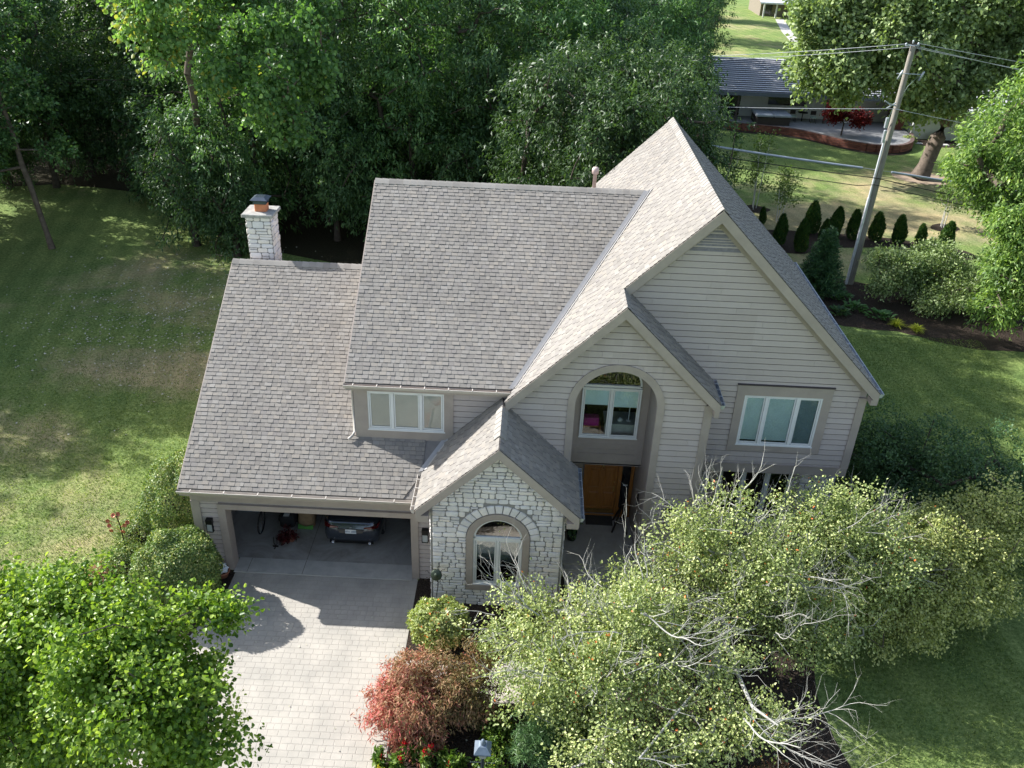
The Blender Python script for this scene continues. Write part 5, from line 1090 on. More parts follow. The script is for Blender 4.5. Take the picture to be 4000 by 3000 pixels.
def brickmat():
    s = NT('red_brick'); p = s.pos(); mp = s.n('ShaderNodeMapping'); mp.inputs['Rotation'].default_value = (RAD(90), 0, 0); s.l(p, mp.inputs[0]); b = s.n('ShaderNodeTexBrick'); s.l(mp.outputs[0], b.inputs['Vector'])
    b.inputs['Scale'].default_value = 1; b.inputs['Brick Width'].default_value = .3; b.inputs['Row Height'].default_value = .11; b.inputs['Mortar Size'].default_value = .012
    b.inputs['Color1'].default_value = (.14, .045, .03, 1); b.inputs['Color2'].default_value = (.30, .11, .07, 1); b.inputs['Mortar'].default_value = (.12, .08, .07, 1); s.bsdf(b.outputs[0], .9); return s.mat
mb = MB()
for (a, b) in zip(cv[:-1], cv[1:]):
    d = Vector((b[0]-a[0], b[1]-a[1], 0)).normalized(); n_ = Vector((d.y, -d.x, 0)); a3, b3 = Vector((a[0], a[1], 0)), Vector((b[0], b[1], 0))
    i0, i1, o0, o1 = a3+n_*.003, b3+n_*.003, a3+n_*.28, b3+n_*.28; T_ = Vector((0, 0, .56)); mb.mesh([i0, i1, o1, o0, i0+T_, i1+T_, o1+T_, o0+T_], [(4, 5, 6, 7), (3, 2, 6, 7), (0, 1, 5, 4)])
mb.build('brickwork', brickmat(), rw)
sheet('mulch_bed', [[(22.3, 53.6)]+[(x-.1, y-1.0) for x, y in cv]+[(38.5, 50.5), (50, 51.0), (50, 52.9), (37.5, 52.9)]], .007, M_mulch)
ht = empty('hot_tub', (26.8, 53.9, .5), 'square hot tub with a grey folding cover on the patio', 'hot tub')
mb = MB(); mb.bbox(25.45, 28.15, 53.3, 55.3, .5, 1.15, .06); mb.build('cabinet', plain('dark_brown_cabinet', (.045, .035, .03), .7), ht)
for a, b in ((25.38, 26.78), (26.82, 28.22)): mb = MB(); mb.bbox(a, b, 53.22, 55.38, 1.15, 1.33, .07); mb.build('cover', plain('grey_vinyl_cover', (.30, .33, .36), .45), ht)
pt_ = empty('patio_table', (29.6, 55.2, .5), 'small dark round table on the shaded patio', 'table')
mb = MB(); mb.lathe([(0, .72), (.42, .72), (.42, .69), (0, .69)], (29.6, 55.2, .5), 16); mb.build('top', M_iron, pt_); mb = MB(); mb.tube([(29.6, 55.2, .5), (29.6, 55.2, 1.2)], .04, 6); mb.build('leg', M_iron, pt_)
def chair(x, y, lab):
    t = empty('patio_chair', (x, y, .5), lab, 'chair', 'chairs round the small patio table'); mb = MB(); mb.bbox(x-.24, x+.24, y-.24, y+.24, .92, .98, .02); mb.build('seat', plain('sage_seat', (.30, .38, .30), .6), t)
    for a in (-1, 1):
        for b in (-1, 1): mb = MB(); mb.tube([(x+a*.2, y+b*.2, .5), (x+a*.2, y+b*.2, .92)], .018, 5); mb.build('leg', M_iron, t)
    mb = MB(); mb.box(x-.22, x+.22, y+.20, y+.24, 1.08, 1.40); mb.build('backrest', M_iron, t)
chair(28.75, 54.9, 'patio chair with pale green seat next to the hot tub'); chair(30.4, 54.8, 'patio chair with pale green seat right of the small table')
sb = empty('storage_bench', (33.2, 55.6, .5), 'white slatted bench against the house behind the red maple', 'bench')
mb = MB(); mb.bbox(32.6, 33.8, 55.3, 55.9, .5, 1.0, .03); mb.build('base', M_white, sb)
for i in range(4): mb = MB(); mb.box(32.6, 33.8, 55.86-.002*i, 55.92, 1.02+i*.15, 1.12+i*.15); mb.build('slat', M_white, sb)
ac = empty('air_conditioner', (21.0, 55.0, 0), 'white outdoor unit left of the neighbouring patio, half hidden by leaves', 'air conditioner')
mb = MB(); mb.bbox(20.3, 21.6, 54.6, 55.6, .08, 1.05, .05); mb.build('cabinet', M_white, ac); mb = MB(); mb.box(20.2, 21.7, 54.5, 55.7, 0, .08); mb.build('pad', M_walk, ac)
for i, (x, y) in enumerate(((37.9, 51.5), (38.9, 51.3), (39.9, 51.3), (41.2, 50.9))):
    mb = MB(); mb.bbox(x-.32, x+.32, y-.22, y+.22, 0, .06, .015); tag(mb.build('stepping_stone', M_walk), '%s of the four pale stepping stones along the white wing' % ('leftmost', 'second from the left', 'third from the left', 'rightmost')[i], 'stone', 'stepping stones by the white wing')
fh = empty('far_house', (48, 130, 0), 'distant house with a white roof and dark porch at the end of the path', 'house')
mb = MB(); mb.box(42.2, 56, 129.5, 138, 0, 2.4); mb.build('wall', plain('tan_siding', (.20, .17, .13), .8), fh)
mb = MB(); mb.mesh([(41.5, 127, 2.2), (56.5, 127, 2.2), (56.5, 134, 3.9), (41.5, 134, 3.9), (41.5, 127, 1.98), (56.5, 127, 1.98)], [(0, 1, 2, 3), (4, 5, 1, 0)]); mb.mesh([(41.5, 134, 3.9), (56.5, 134, 3.9), (56.5, 141, 2.2), (41.5, 141, 2.2)], [(0, 1, 2, 3)]); mb.build('roof', plain('white_metal_roof', (.66, .68, .70), .4, .2), fh)
for x in (42.2, 44.1, 46.2, 49, 52): mb = MB(); mb.box(x, x+.22, 127.4, 127.6, 0, 1.98); mb.build('post', M_nwall, fh)
for a, b, c in ((42.6, 44.0, .2), (46.5, 48.5, .9)): mb = MB(); mb.box(a, b, 129.38, 129.48, c, 1.9); mb.build('window', MATS['dark_window'], fh)
#@@PLANTS@@
# ================================================================ plants
B_ = 'tree'
# --- clipped balls
def ball(name, c, r, n, L, Wd, mat, label, cat, seed, noise=.10, shape='dia', flat=0., tintb=.45, bark=True):
    root = empty(name, (c[0], c[1], 0), label, cat); g = np.random.default_rng(seed); r = np.array(r, float); d = unit(g.normal(size=(n, 3)))
    bump = 1+noise*(np.sin(d[:, 0]*7+seed)*np.cos(d[:, 1]*6+seed*2)+.6*np.sin(d[:, 2]*11+d[:, 0]*9)); k = g.random(n)
    dep = np.where(k < .8, g.uniform(.96, 1.02, n), g.uniform(.7, .95, n)); P = np.array(c)+d*r*bump[:, None]*dep[:, None]; ok = P[:, 2] > .04; P, d = P[ok], d[ok]
    lv = Leaves(); m = len(P); cl = .5+.5*np.sin(P[:, 0]*5.1+seed)*np.sin(P[:, 1]*4.3)*np.cos(P[:, 2]*6)
    lv.add(P, d*.35+g.normal(size=(m, 3))*.7, d+g.normal(size=(m, 3))*.45, L*g.uniform(.7, 1.3, m), Wd, tintb+(cl-.5)*.25+g.normal(size=m)*.2, shape); lv.build('foliage', mat, root)
    mb = MB(); gr = random.Random(seed)
    for i in range(14):
        a = gr.uniform(0, 6.28); e = gr.uniform(.3, 1.2); q = Vector((c[0]+r[0]*.9*math.cos(a)*math.cos(e), c[1]+r[1]*.9*math.sin(a)*math.cos(e), c[2]+r[2]*.85*math.sin(e)-.1)); mb.tube([(c[0], c[1], 0), Vector((c[0], c[1], c[2]*.5)).lerp(q, .4), q], [.04, .025, .008], 5, cap=False)
    mb.build('stems', M_barkdark, root); return root
ball('round_shrub', (-.98, -1.25, 1.02), (1.04, 1.04, 1.02), 30000, .062, .04, M_box, 'large clipped round shrub at the left front corner of the garage', 'shrub', 3)
sh2 = ball('clipped_shrub', (-1.95, 1.6, 1.15), (.95, 1.5, 1.08), 26000, .062, .04, M_box, 'clipped oblong shrub beside the garage wall, behind the round one', 'shrub', 4)
ball('clipped_shrub', (-1.75, 4.1, .95), (.70, 1.0, .95), 12000, .062, .04, M_box, 'smaller clipped shrub showing past the garage roof edge', 'shrub', 5)
ball('low_shrub', (-2.75, -.35, .38), (.62, .55, .45), 5000, .055, .035, M_box, 'low pale shrub left of the large round shrub', 'shrub', 6, .14)
rb = ball('rose_bush', (-2.9, .75, .42), (.55, .6, .50), 4200, .055, .035, M_box, 'green bush with a few rusty leaves behind the copper blossoms stake', 'bush', 7, .2, tintb=.5)
ball('low_shrub', (-3.35, -.9, .22), (.45, .5, .28), 2500, .05, .03, M_maple, 'low clump with rusty leaves at the lawn edge', 'bush', 8, .2, tintb=.4)
ball('leafy_shrub', (5.85, -2.15, .50), (.70, .62, .55), 9000, .075, .045, M_crab, 'yellow-green leafy shrub in front of the stone wall beside the driveway', 'shrub', 9, .14, tintb=.55)
# --- mugo pine
def needles(name, base, lobes, n, per, L, mat, label, cat, seed, spread=.05):
    root = empty(name, base, label, cat); P, D = crown_pts(lobes, n, seed, 16, .12, .25); P[:, 2] = np.maximum(P[:, 2], .08)
    lv = Leaves(); tufts(lv, P, D, per, spread, L, L*.13, seed, -.25, .55, .55, .5, 'dia', None, .16); lv.build('foliage', mat, root)
    mb = MB(); skeleton(mb, [Vector(base), Vector(base)+Vector((0, 0, .3)), Vector(base)+Vector((.02, 0, .6))], P[:60], .07, seed, .012); mb.build('stems', M_barkdark, root); return root
needles('mugo_pine', (8.9, -5.0, 0), [((8.9, -5.0, .75), (1.25, .95, .80)), ((8.5, -5.6, .55), (.8, .6, .55)), ((9.6, -5.5, .6), (.8, .6, .6))], 1300, 26, .12, M_pine, 'grey-green mounded pine bush under the crabapple, right of the lamp post', 'shrub', 21)
# --- laceleaf maple
def mtint(P):
    g = np.random.default_rng(2); x = (5.95-P[:, 0])*.26+(-4.5-P[:, 1])*.10+(1.0-P[:, 2])*.16; return .42+x+g.normal(size=len(P))*.17
make_tree('red_laceleaf_maple', (5.95, -4.5, 0), [((5.9, -4.5, 1.0), (1.32, 1.15, .95)), ((5.3, -4.75, .75), (.85, .85, .72)), ((6.7, -4.5, .85), (.75, .85, .7)), ((5.8, -5.2, .6), (.95, .65, .6))], 1250, 30, .075, .105, .026, M_maple, M_bark,
          'low weeping maple with rust, pink and green lacy leaves at the driveway edge', 'tree', 23, .7, .07, droop=.9, out=.6, rnd=.55, inner=.12, skel=90, tintf=mtint, tvar=.16)
# --- flowers at the bottom edge
def herb(x, y, h, fl, seed, lab, cat='flowers', mat=M_herb, fm=None, nleaf=9):
    root = empty('flowering_plant', (x, y, 0), lab, cat, 'flowering plants below the laceleaf maple'); g = np.random.default_rng(seed); mb = MB(); lv = Leaves(); tops = []
    for i in range(nleaf):
        a = g.uniform(0, 6.28); r = g.uniform(.03, .20); t = Vector((x+r*math.cos(a), y+r*math.sin(a), h*g.uniform(.75, 1.1))); mb.tube([(x+r*.3*math.cos(a), y+r*.3*math.sin(a), 0), t], [.009, .005], 4, cap=False); tops.append(t)
        P = np.array([[x+(r*.3+r*.7*f)*math.cos(a), y+(r*.3+r*.7*f)*math.sin(a), t.z*f] for f in np.linspace(.35, 1, 9)]); D = unit(g.normal(size=(9, 3))*[1, 1, .2]); tufts(lv, P, D, 4, .02, .13, .055, seed+i, .15, .9, .5, .9, 'dia')
    mb.build('stems', M_herb, root); lv.build('leaves', mat, root)
    for i in range(fl):
        t = tops[i % len(tops)]; l2 = Leaves(); P = np.array([t])+g.normal(size=(26, 3))*[.028, .028, .045]+[0, 0, .04]; l2.add(P, g.normal(size=(26, 3))+[0, 0, .8], g.normal(size=(26, 3)), .05, .035, g.random(26), 'dia'); l2.build('flower_head', fm or M_flower, root)
for i, (x, y, h, fl, lab, fm) in enumerate(((4.95, -5.85, .45, 1, 'flowering plant nearest the driveway at the bottom edge', None), (5.35, -6.05, .5, 1, 'bright green plant with one pinkish bud at the bottom edge', None), (5.7, -5.75, .6, 2, 'plant with two dark crimson heads just below the maple', None), (5.98, -6.0, .62, 4, 'plant with the largest cluster of crimson flower heads', None),
        (6.35, -5.85, .55, 0, 'green plant without flowers between two crimson ones', None), (6.62, -5.95, .62, 1, 'tall plant with a single crimson plume left of the lamp post', None), (5.15, -6.3, .35, 5, 'low plant with yellow flowers at the bottom edge', M_yflower), (6.95, -6.2, .4, 2, 'small plant with a yellow flower against the lamp post', M_yflower), (5.65, -6.4, .45, 1, 'lowest green plant at the bottom edge, left of centre', None), (6.3, -6.45, .5, 0, 'leafy green plant at the bottom edge left of the post', None), (4.75, -6.35, .4, 0, 'low plant at the driveway corner of the flower bed', None))):
    herb(x, y, h, fl, 100+i, lab, fm=fm)
yb = empty('yellow_flowering_bush', (7.6, -5.2, 0), 'low bush dotted with tiny yellow flowers behind the lamp post', 'bush')
lv = Leaves(); P, D = crown_pts([((7.55, -5.3, .4), (.45, .55, .4)), ((7.4, -6.0, .3), (.35, .35, .3))], 240, 51); tufts(lv, P, D, 14, .04, .07, .035, 52); lv.build('leaves', M_herb, yb)
lv = Leaves(); g_ = np.random.default_rng(3); k_ = g_.permutation(len(P))[:70]; lv.add(P[k_]+D[k_]*.05, D[k_], g_.normal(size=(70, 3)), .04, .04, g_.random(70), 'dia'); lv.build('flowers', M_yflower, yb)
# --- crabapples in front
crA = make_tree('crabapple_tree', (12.6, -2.9, 0), [((8.5, -3.8, 2.1), (1.9, 1.2, 1.25)), ((10.5, -3.9, 2.6), (1.8, 1.3, 1.3)), ((12.7, -2.0, 3.0), (1.9, 1.6, 1.8)), ((14.7, -1.6, 2.9), (2.1, 1.6, 1.75)), ((10.6, -4.6, 2.4), (2.2, 1.2, 1.3)), ((13.5, -2.9, 2.0), (2.2, 1.1, 1.3)), ((16.1, -1.5, 2.6), (1.7, 1.3, 1.5)), ((15.6, -2.0, 1.7), (1.4, .9, 1.0)), ((10.4, -2.3, 2.2), (1.3, 1.0, .8)), ((8.7, -4.9, 2.1), (1.5, .9, 1.1)), ((9.4, -5.5, 2.3), (1.9, .8, 1.1)), ((12.0, -5.9, 2.0), (1.7, .7, .9)), ((10.6, -6.6, 1.9), (1.6, .6, .8)), ((9.6, -6.2, 1.2), (1.0, .6, .7))],
    4300, 24, .12, .066, .042, M_crab, plain('grey_twig_bark', (.34, .33, .30), .9, 0, .1, .28, 7, .5), 'wide crabapple with pale bare twigs covering the front garden and the path', 'tree', 61, 1.6, .14, shape='oval', skel=900, sub=18, inner=.30, jag=.55, tip=.010, droop=.25, tvar=.2)
mb = MB(); gb = random.Random(9)
for (p, d, L, r, dep) in (((10.2, -7.0, 2.2), (1, .1, .15), 2.0, .016, 3), ((12.3, -6.2, 2.7), (1, -.45, -.05), 2.1, .016, 3), ((12.3, -6.2, 2.5), (.5, -.9, .0), 1.5, .024, 3), ((11.6, -5.9, 1.9), (-.2, -.7, .1), 1.2, .016, 3), ((12.8, -6.3, 2.5), (1, .2, .45), 1.6, .016, 3), ((9.0, -6.4, 1.0), (1, .0, .55), 1.2, .022, 2),
        ((11.7, -3.3, 5.4), (.1, .1, 1), 1.15, .018, 3), ((11.3, -3.2, 5.0), (-.25, 0, 1), 1.1, .016, 3), ((12.4, -3.2, 5.8), (.2, 0, 1), .95, .016, 3), ((10.5, -3.4, 4.6), (-.35, 0, 1), .95, .014, 3), ((13.4, -3.2, 5.8), (.2, 0, 1), .8, .014, 2), ((9.8, -3.4, 4.4), (.1, 0, 1), .8, .012, 2),
        ((13.1, -4.2, 4.2), (.7, -.4, .5), 1.5, .020, 3), ((13.2, -4.3, 4.0), (1, -.5, .15), 1.5, .020, 3), ((10.3, -4.6, 3.6), (1, -.2, -.3), 1.6, .022, 2), ((9.9, -4.9, 3.3), (-.9, -.1, .2), 1.4, .018, 2), ((8.2, -4.8, 3.6), (-.5, .1, .7), .9, .014, 2), ((7.4, -4.4, 3.9), (.2, .1, 1), .7, .012, 2)):
    if p[1] > -4.4 and p[2] > 3.8: p = (p[0]+.42, p[1]+1.5, p[2]-1.05)
    twig(mb, p, d, L, r, dep, gb, spread=.8)
for (c, r) in (((8.4, -3.9, 2.4), (1.9, 1.2, 1.3)), ((10.5, -3.9, 2.9), (1.8, 1.3, 1.35)), ((12.7, -2.0, 3.0), (1.9, 1.6, 1.8)), ((14.7, -1.6, 2.9), (2.1, 1.6, 1.75)), ((10.6, -4.6, 2.4), (2.2, 1.2, 1.3)), ((13.5, -3.4, 2.1), (2.2, 1.2, 1.4)), ((9.4, -5.5, 2.3), (1.9, .8, 1.1)), ((16.1, -1.5, 2.4), (1.4, 1.3, 1.4))):
    for i in range(14):
        a = gb.uniform(0, 6.28); e = gb.uniform(-.2, 1.2); d = (math.cos(a)*math.cos(e), math.sin(a)*math.cos(e), math.sin(e)); f = gb.uniform(.45, .75)
        twig(mb, (c[0]+d[0]*r[0]*f, c[1]+d[1]*r[1]*f, c[2]+d[2]*r[2]*f), d, gb.uniform(.7, 1.25), gb.uniform(.009, .015), 2, gb, spread=.8)
mb.build('bare_branches', plain('lichen_pale_bark', (.38, .37, .33), .9, 0, .1, .3, 9, .4), crA)
mb = MB(); mb.tube([(12.6, -3.0, 1.2), (12.0, -4.6, 2.0), (11.4, -5.5, 2.25), (10.2, -7.0, 2.2)], [.05, .04, .03, .02], 7); mb.tube([(12.6, -3.0, 1.5), (12.5, -4.6, 2.1), (12.5, -6.0, 2.6), (12.9, -6.4, 2.6)], [.06, .05, .035, .02], 7); mb.build('low_limb', MATS['lichen_pale_bark'], crA)
make_tree('crabapple_tree', (18.0, -.9, 0), [((17.5, -1.1, 2.2), (1.8, 1.4, 1.5)), ((19.1, -.2, 2.4), (1.8, 1.5, 1.7)), ((17.0, -1.9, 1.4), (1.3, .9, 1.0)), ((19.3, -1.1, 1.5), (1.4, .9, 1.0))], 2200, 28, .12, .068, .044, M_crab2, M_bark,
    'olive-gold leaved tree to the right of the wide crabapple', 'tree', 62, 1.1, .11, shape='oval', skel=220, sub=14, inner=.22, jag=.5)
make_tree('dark_leafy_shrub', (18.9, 3.6, 0), [((18.4, 3.6, 1.9), (1.6, 1.7, 1.8)), ((20.3, 2.9, 2.2), (1.8, 1.8, 2.0)), ((21.8, 1.6, 2.0), (1.7, 1.6, 1.8)), ((17.9, 1.6, 1.3), (1.1, 1.1, 1.2))], 2000, 26, .12, .09, .05, M_lg2, M_barkdark,
    'dense dark green shrub shaded by the right corner of the house', 'shrub', 63, .5, .08, skel=80, sub=14, inner=.15)
ball('low_shrub', (13.4, -6.2, .3), (.7, .6, .4), 3500, .06, .04, M_maple, 'low rusty bush in the mulch under the bare branches', 'bush', 64, .2, tintb=.45)
ball('low_shrub', (11.0, -6.6, .35), (.8, .6, .45), 4500, .06, .04, M_crab, 'low green bush at the bottom edge under the bare branches', 'bush', 65, .2)
# --- linden at the bottom left
make_tree('linden_tree', (-1.6, -8.2, 0), [((-2.4, -6.9, 4.4), (1.9, 1.1, 1.3)), ((-.6, -6.9, 4.7), (1.7, 1.1, 1.25)), ((1.1, -7.2, 4.6), (1.25, 1.0, 1.05)), ((-.2, -7.3, 3.2), (2.2, 1.2, 1.6)), ((-2.6, -7.4, 3.0), (1.9, 1.3, 1.6)), ((1.9, -7.6, 3.9), (1.0, .8, .9)), ((.9, -8.0, 4.6), (1.2, .9, 1.2)), ((2.3, -6.8, 5.25), (.75, .4, .35)), ((-4.4, -6.6, 4.9), (1.6, 1.0, 1.0)), ((1.9, -8.6, 4.9), (.9, .7, .9)), ((2.5, -8.6, 4.0), (.8, .6, .6))],
    3800, 24, .12, .084, .070, M_linden, M_bark, 'bright green broad-leaved tree filling the bottom left corner', 'tree', 66, 2.2, .13, shape='oval', skel=420, sub=22, inner=.25, jag=1.2, droop=.5, up=.6, tvar=.28)
# --- thujas
tr_ = empty('arborvitae', (0, 0, 0)); g = np.random.default_rng(4); n = 2600
zz = g.random(n)**.8*1.62+.05; prof = np.interp(zz, [0, .15, .5, 1.0, 1.4, 1.7], [.20, .34, .38, .33, .2, .02]); aa = g.uniform(0, 6.28, n); rr_ = prof*g.uniform(.8, 1.05, n)*(1+.12*np.sin(aa*3+zz*4)); P = np.stack([rr_*np.cos(aa), rr_*np.sin(aa), zz], 1)
lv = Leaves(); D = np.stack([np.cos(aa)*.5, np.sin(aa)*.5, np.full(n, 1.)], 1); lv.add(P, D+g.normal(size=(n, 3))*.3, np.stack([np.cos(aa), np.sin(aa), np.zeros(n)], 1)+g.normal(size=(n, 3))*.4, .15*g.uniform(.7, 1.3, n), .075, .4+g.normal(size=n)*.22, 'dia'); lv.build('foliage', M_arbor, tr_)
mb = MB(); mb.tube([(0, 0, 0), (0, 0, .8)], [.04, .02], 6); mb.build('trunk', M_barkdark, tr_)
TH = [(21.07, 30.5, .62), (21.29, 27.3, 1.0), (22.19, 26.3, 1.02), (23.56, 29.3, 1.12), (23.95, 28.3, .72), (24.68, 28.9, 1.08), (25.75, 28.6, 1.05), (26.94, 28.6, 1.02), (28.11, 28.3, .96), (29.29, 28.2, .72), (30.2, 27.3, .98)]
on = ('first', 'second', 'third', 'fourth', 'fifth', 'sixth', 'seventh', 'eighth', 'ninth', 'tenth', 'last')
for i, (x, y, s_) in enumerate(TH):
    o = tr_ if i == 0 else copy_tree(tr_); o.location = (x, y, 0); o.scale = (s_*g0.uniform(.78, .98), s_*g0.uniform(.78, .98), s_*g0.uniform(.92, 1.04)); o.rotation_euler = (g0.uniform(-.05, .05), g0.uniform(-.02, .08), g0.uniform(0, 6))
    tag(o, '%s arborvitae from the left in the row across the far lawn' % on[i], 'arborvitae', 'arborvitaes in a row on the far lawn')
# --- spruce
def spruce():
    root = empty('spruce_tree', (21.6, 20.9, 0), 'young dark spruce in front of the utility pole', 'tree'); g = np.random.default_rng(12); P = []; D = []
    for z in np.linspace(.15, 3.1, 26):
        R = 1.15*(1-z/3.3)**.85+.05; nb_ = int(6+R*12)
        for a in g.uniform(0, 6.28, nb_):
            for f in np.linspace(.25, 1, 6): r = R*f*g.uniform(.85, 1.1); P.append((21.6+r*math.cos(a), 20.9+r*math.sin(a), z+f*R*.12+g.normal()*.04)); D.append((math.cos(a), math.sin(a), .25))
    P, D = np.array(P), unit(np.array(D)); lv = Leaves(); tufts(lv, P, D, 9, .05, .16, .035, 13, -.1, .9, .5, .5, 'dia'); lv.build('foliage', M_spruce, root)
    mb = MB(); mb.tube([(21.6, 20.9, 0), (21.6, 20.9, 3.0)], [.07, .015], 7); mb.build('trunk', M_barkdark, root)
spruce()
# --- saplings
def sapling(x, y, h, seed, lab, n=46):
    root = empty('birch_sapling', (x, y, 0), lab, 'sapling', 'thin birch saplings on the far lawn'); g = random.Random(seed); mb = MB(); P = []; D = []
    for k in range(3):
        dx, dy = g.uniform(-.3, .3), g.uniform(-.25, .25); pts = [Vector((x+dx*.6, y+dy, 0)), Vector((x+dx, y+dy, h*.45)), Vector((x+dx*1.6, y+dy*1.6, h*.85))]; mb.tube(pts, [.028, .02, .008], 6)
        for j in range(n//3):
            f = g.uniform(.3, 1.1); c = pts[0].lerp(pts[2], f); a = g.uniform(0, 6.28); r = .85*(1.25-f)*g.uniform(.3, 1); q = c+Vector((r*math.cos(a), r*math.sin(a), .25*r+.1)); mb.tube([c, q], .007, 3, cap=False); P.append(q); D.append((math.cos(a)*.5, math.sin(a)*.5, .6))
    mb.build('trunk', plain('white_birch_bark', (.60, .58, .52), .8, 0, .1, .2, 12), root); lv = Leaves(); tufts(lv, np.array(P), unit(np.array(D)), 24, .18, .13, .10, seed); lv.build('crown', M_sap, root)
sapling(21.3, 33.4, 4.6, 1, 'tallest sapling with pale stems, left on the far lawn', 60); sapling(22.2, 31.1, 3.1, 2, 'sapling with two pale stems nearest the arborvitae row', 50); sapling(31.9, 31.4, 3.0, 3, 'sapling on pale stems right of the utility pole'); sapling(19.6, 34.2, 3.4, 4, 'pale sapling half hidden behind the ridge of the big gable', 40)
# --- hostas and grasses
def rosette(name, x, y, R, h, n, L, Wd, mat, lab, seed, cat, shape='oval', el=(.2, .9), arch=.25):
    root = empty(name, (x, y, 0), lab, cat); g = np.random.default_rng(seed); a = g.uniform(0, 6.28, n); e = g.uniform(el[0], el[1], n); D = np.stack([np.cos(a)*np.cos(e), np.sin(a)*np.cos(e), np.sin(e)], 1)
    r = g.uniform(.02, R, n); P = np.stack([x+np.cos(a)*r, y+np.sin(a)*r, h*(1-r/R*.7)*g.uniform(.4, 1, n)], 1); lv = Leaves(); lv.add(P, D, np.stack([-np.cos(a)*.3, -np.sin(a)*.3, np.ones(n)], 1), L*g.uniform(.7, 1.2, n), Wd, .5+g.normal(size=n)*.2, shape); lv.build('leaves', mat, root)
    mb = MB()
    for i in range(0, n, max(1, n//14)): mb.tube([(x, y, 0), tuple(P[i])], .008, 4, cap=False)
    mb.build('stalks', mat, root)
for i, (x, y, R, lab) in enumerate(((22.55, 20.3, .55, 'dark hosta right beside the foot of the utility pole'), (22.95, 19.2, .50, 'broad-leaved hosta in the middle of the mulch bed'), (23.8, 18.4, .55, 'bright green leafy clump between the hosta and the golden grasses'), (22.0, 18.6, .35, 'small feathery clump nearest the house in the mulch bed'))):
    rosette('hosta', x, y, R, .3, 60, .26, .13, M_hosta if i < 3 else M_lg2, lab, 70+i, 'hosta')
def tuftgrass(x, y, lab, seed):
    root = empty('golden_grass', (x, y, 0), lab, 'ornamental grass', 'golden grass tufts at the mulch edge'); mb = MB(); g = random.Random(seed)
    for i in range(150):
        a = g.uniform(0, 6.28); e = g.uniform(.5, 1.45); L = g.uniform(.35, .58); d = Vector((math.cos(a)*math.cos(e), math.sin(a)*math.cos(e), math.sin(e))); s_ = Vector((-math.sin(a), math.cos(a), 0))*.012; p = Vector((x+g.uniform(-.06, .06), y+g.uniform(-.06, .06), 0)); m1 = p+d*L*.55; m2 = m1+(d+Vector((math.cos(a)*.3, math.sin(a)*.3, -.75)))*L*.45
        mb.mesh([p-s_, p+s_, m1+s_, m1-s_, m2], [(0, 1, 2, 3), (3, 2, 4)], 0, g.random())
    mb.build('blades', M_gold, root)
tuftgrass(24.25, 17.55, 'left one of the two golden grass tufts', 1); tuftgrass(25.0, 17.1, 'right one of the two golden grass tufts', 2)
make_tree('loose_shrub', (24.9, 20.2, 0), [((24.6, 20.4, 1.7), (.9, .9, .9)), ((25.5, 20.3, 1.3), (1.0, .9, 1.0)), ((24.2, 19.9, 1.0), (.5, .5, .5))], 420, 18, .16, .12, .08, M_oak, M_bark, 'loose open shrub with crooked stems in the mulch bed right of the pole', 'shrub', 75, .7, .04, skel=90, tip=.012)
make_tree('loose_shrub', (26.4, 20.6, 0), [((26.4, 20.8, 1.6), (1.3, 1.2, 1.5)), ((27.6, 21.0, 1.6), (1.3, 1.2, 1.5)), ((26.8, 19.0, 1.1), (1.1, 1.0, 1.1)), ((28.5, 19.4, 1.2), (1.3, 1.2, 1.2))], 1000, 18, .17, .12, .07, M_oak, M_bark, 'bushy grey-green shrub behind the loose open one', 'shrub', 76, .7, .05, skel=90)
# --- japanese maple on the patio, neighbour shrubs
make_tree('red_maple_tree', (31.6, 50.9, .0), [((31.4, 51.0, 2.35), (1.4, .9, .75)), ((32.6, 51.0, 1.8), (.9, .8, .6)), ((30.7, 50.9, 2.75), (.6, .6, .4))], 210, 22, .16, .17, .12, M_redjm, M_barkdark, 'small dark red maple growing at the curving brick wall', 'tree', 77, 1.4, .06, skel=60)
for i, (x, y, r, lab) in enumerate(((37.0, 51.2, .5, 'low green clump beside the first stepping stone'), (39.6, 52.3, .5, 'low green clump against the white wing wall'), (42.6, 52.0, .5, 'low clump at the right part of the white wing'))): ball('low_shrub', (x, y, .25), (r, r*.8, .35), 700, .14, .09, M_crab, lab, 'bush', 80+i, .2)
# --- the big oak behind the pole
make_tree('oak_tree', (34.3, 41.6, 0), [((28.2, 41, 8.2), (3.6, 3.2, 3.6)), ((31.8, 40.2, 9.8), (3.8, 3.2, 3.6)), ((36.2, 41, 9.6), (4.0, 3.4, 3.8)), ((30.9, 40.6, 6.4), (2.4, 2.4, 1.9)), ((27.8, 41.2, 6.6), (2.2, 2.2, 1.8)), ((33.4, 39.8, 5.6), (2.3, 2.0, 1.9)), ((40.4, 42, 8.4), (3.2, 3.0, 3.2)), ((33.6, 42, 12.5), (4.5, 4, 3)), ((28.6, 42, 11.6), (3.4, 3, 2.6)), ((38.5, 42, 12.5), (4, 4, 3)), ((25.9, 41, 7.7), (2.3, 2.3, 2.3)), ((25.8, 41.5, 10.8), (2.6, 2.4, 2.2)), ((41.5, 44, 11.5), (3.6, 3, 3.5))],
    3900, 24, .30, .28, .21, M_oak, M_bark, 'big oak with a thick leaning trunk on the far lawn', 'tree', 78, 3.8, .50, lean=(.9, .4), skel=170, tip=.03, jag=.4, sub=12)
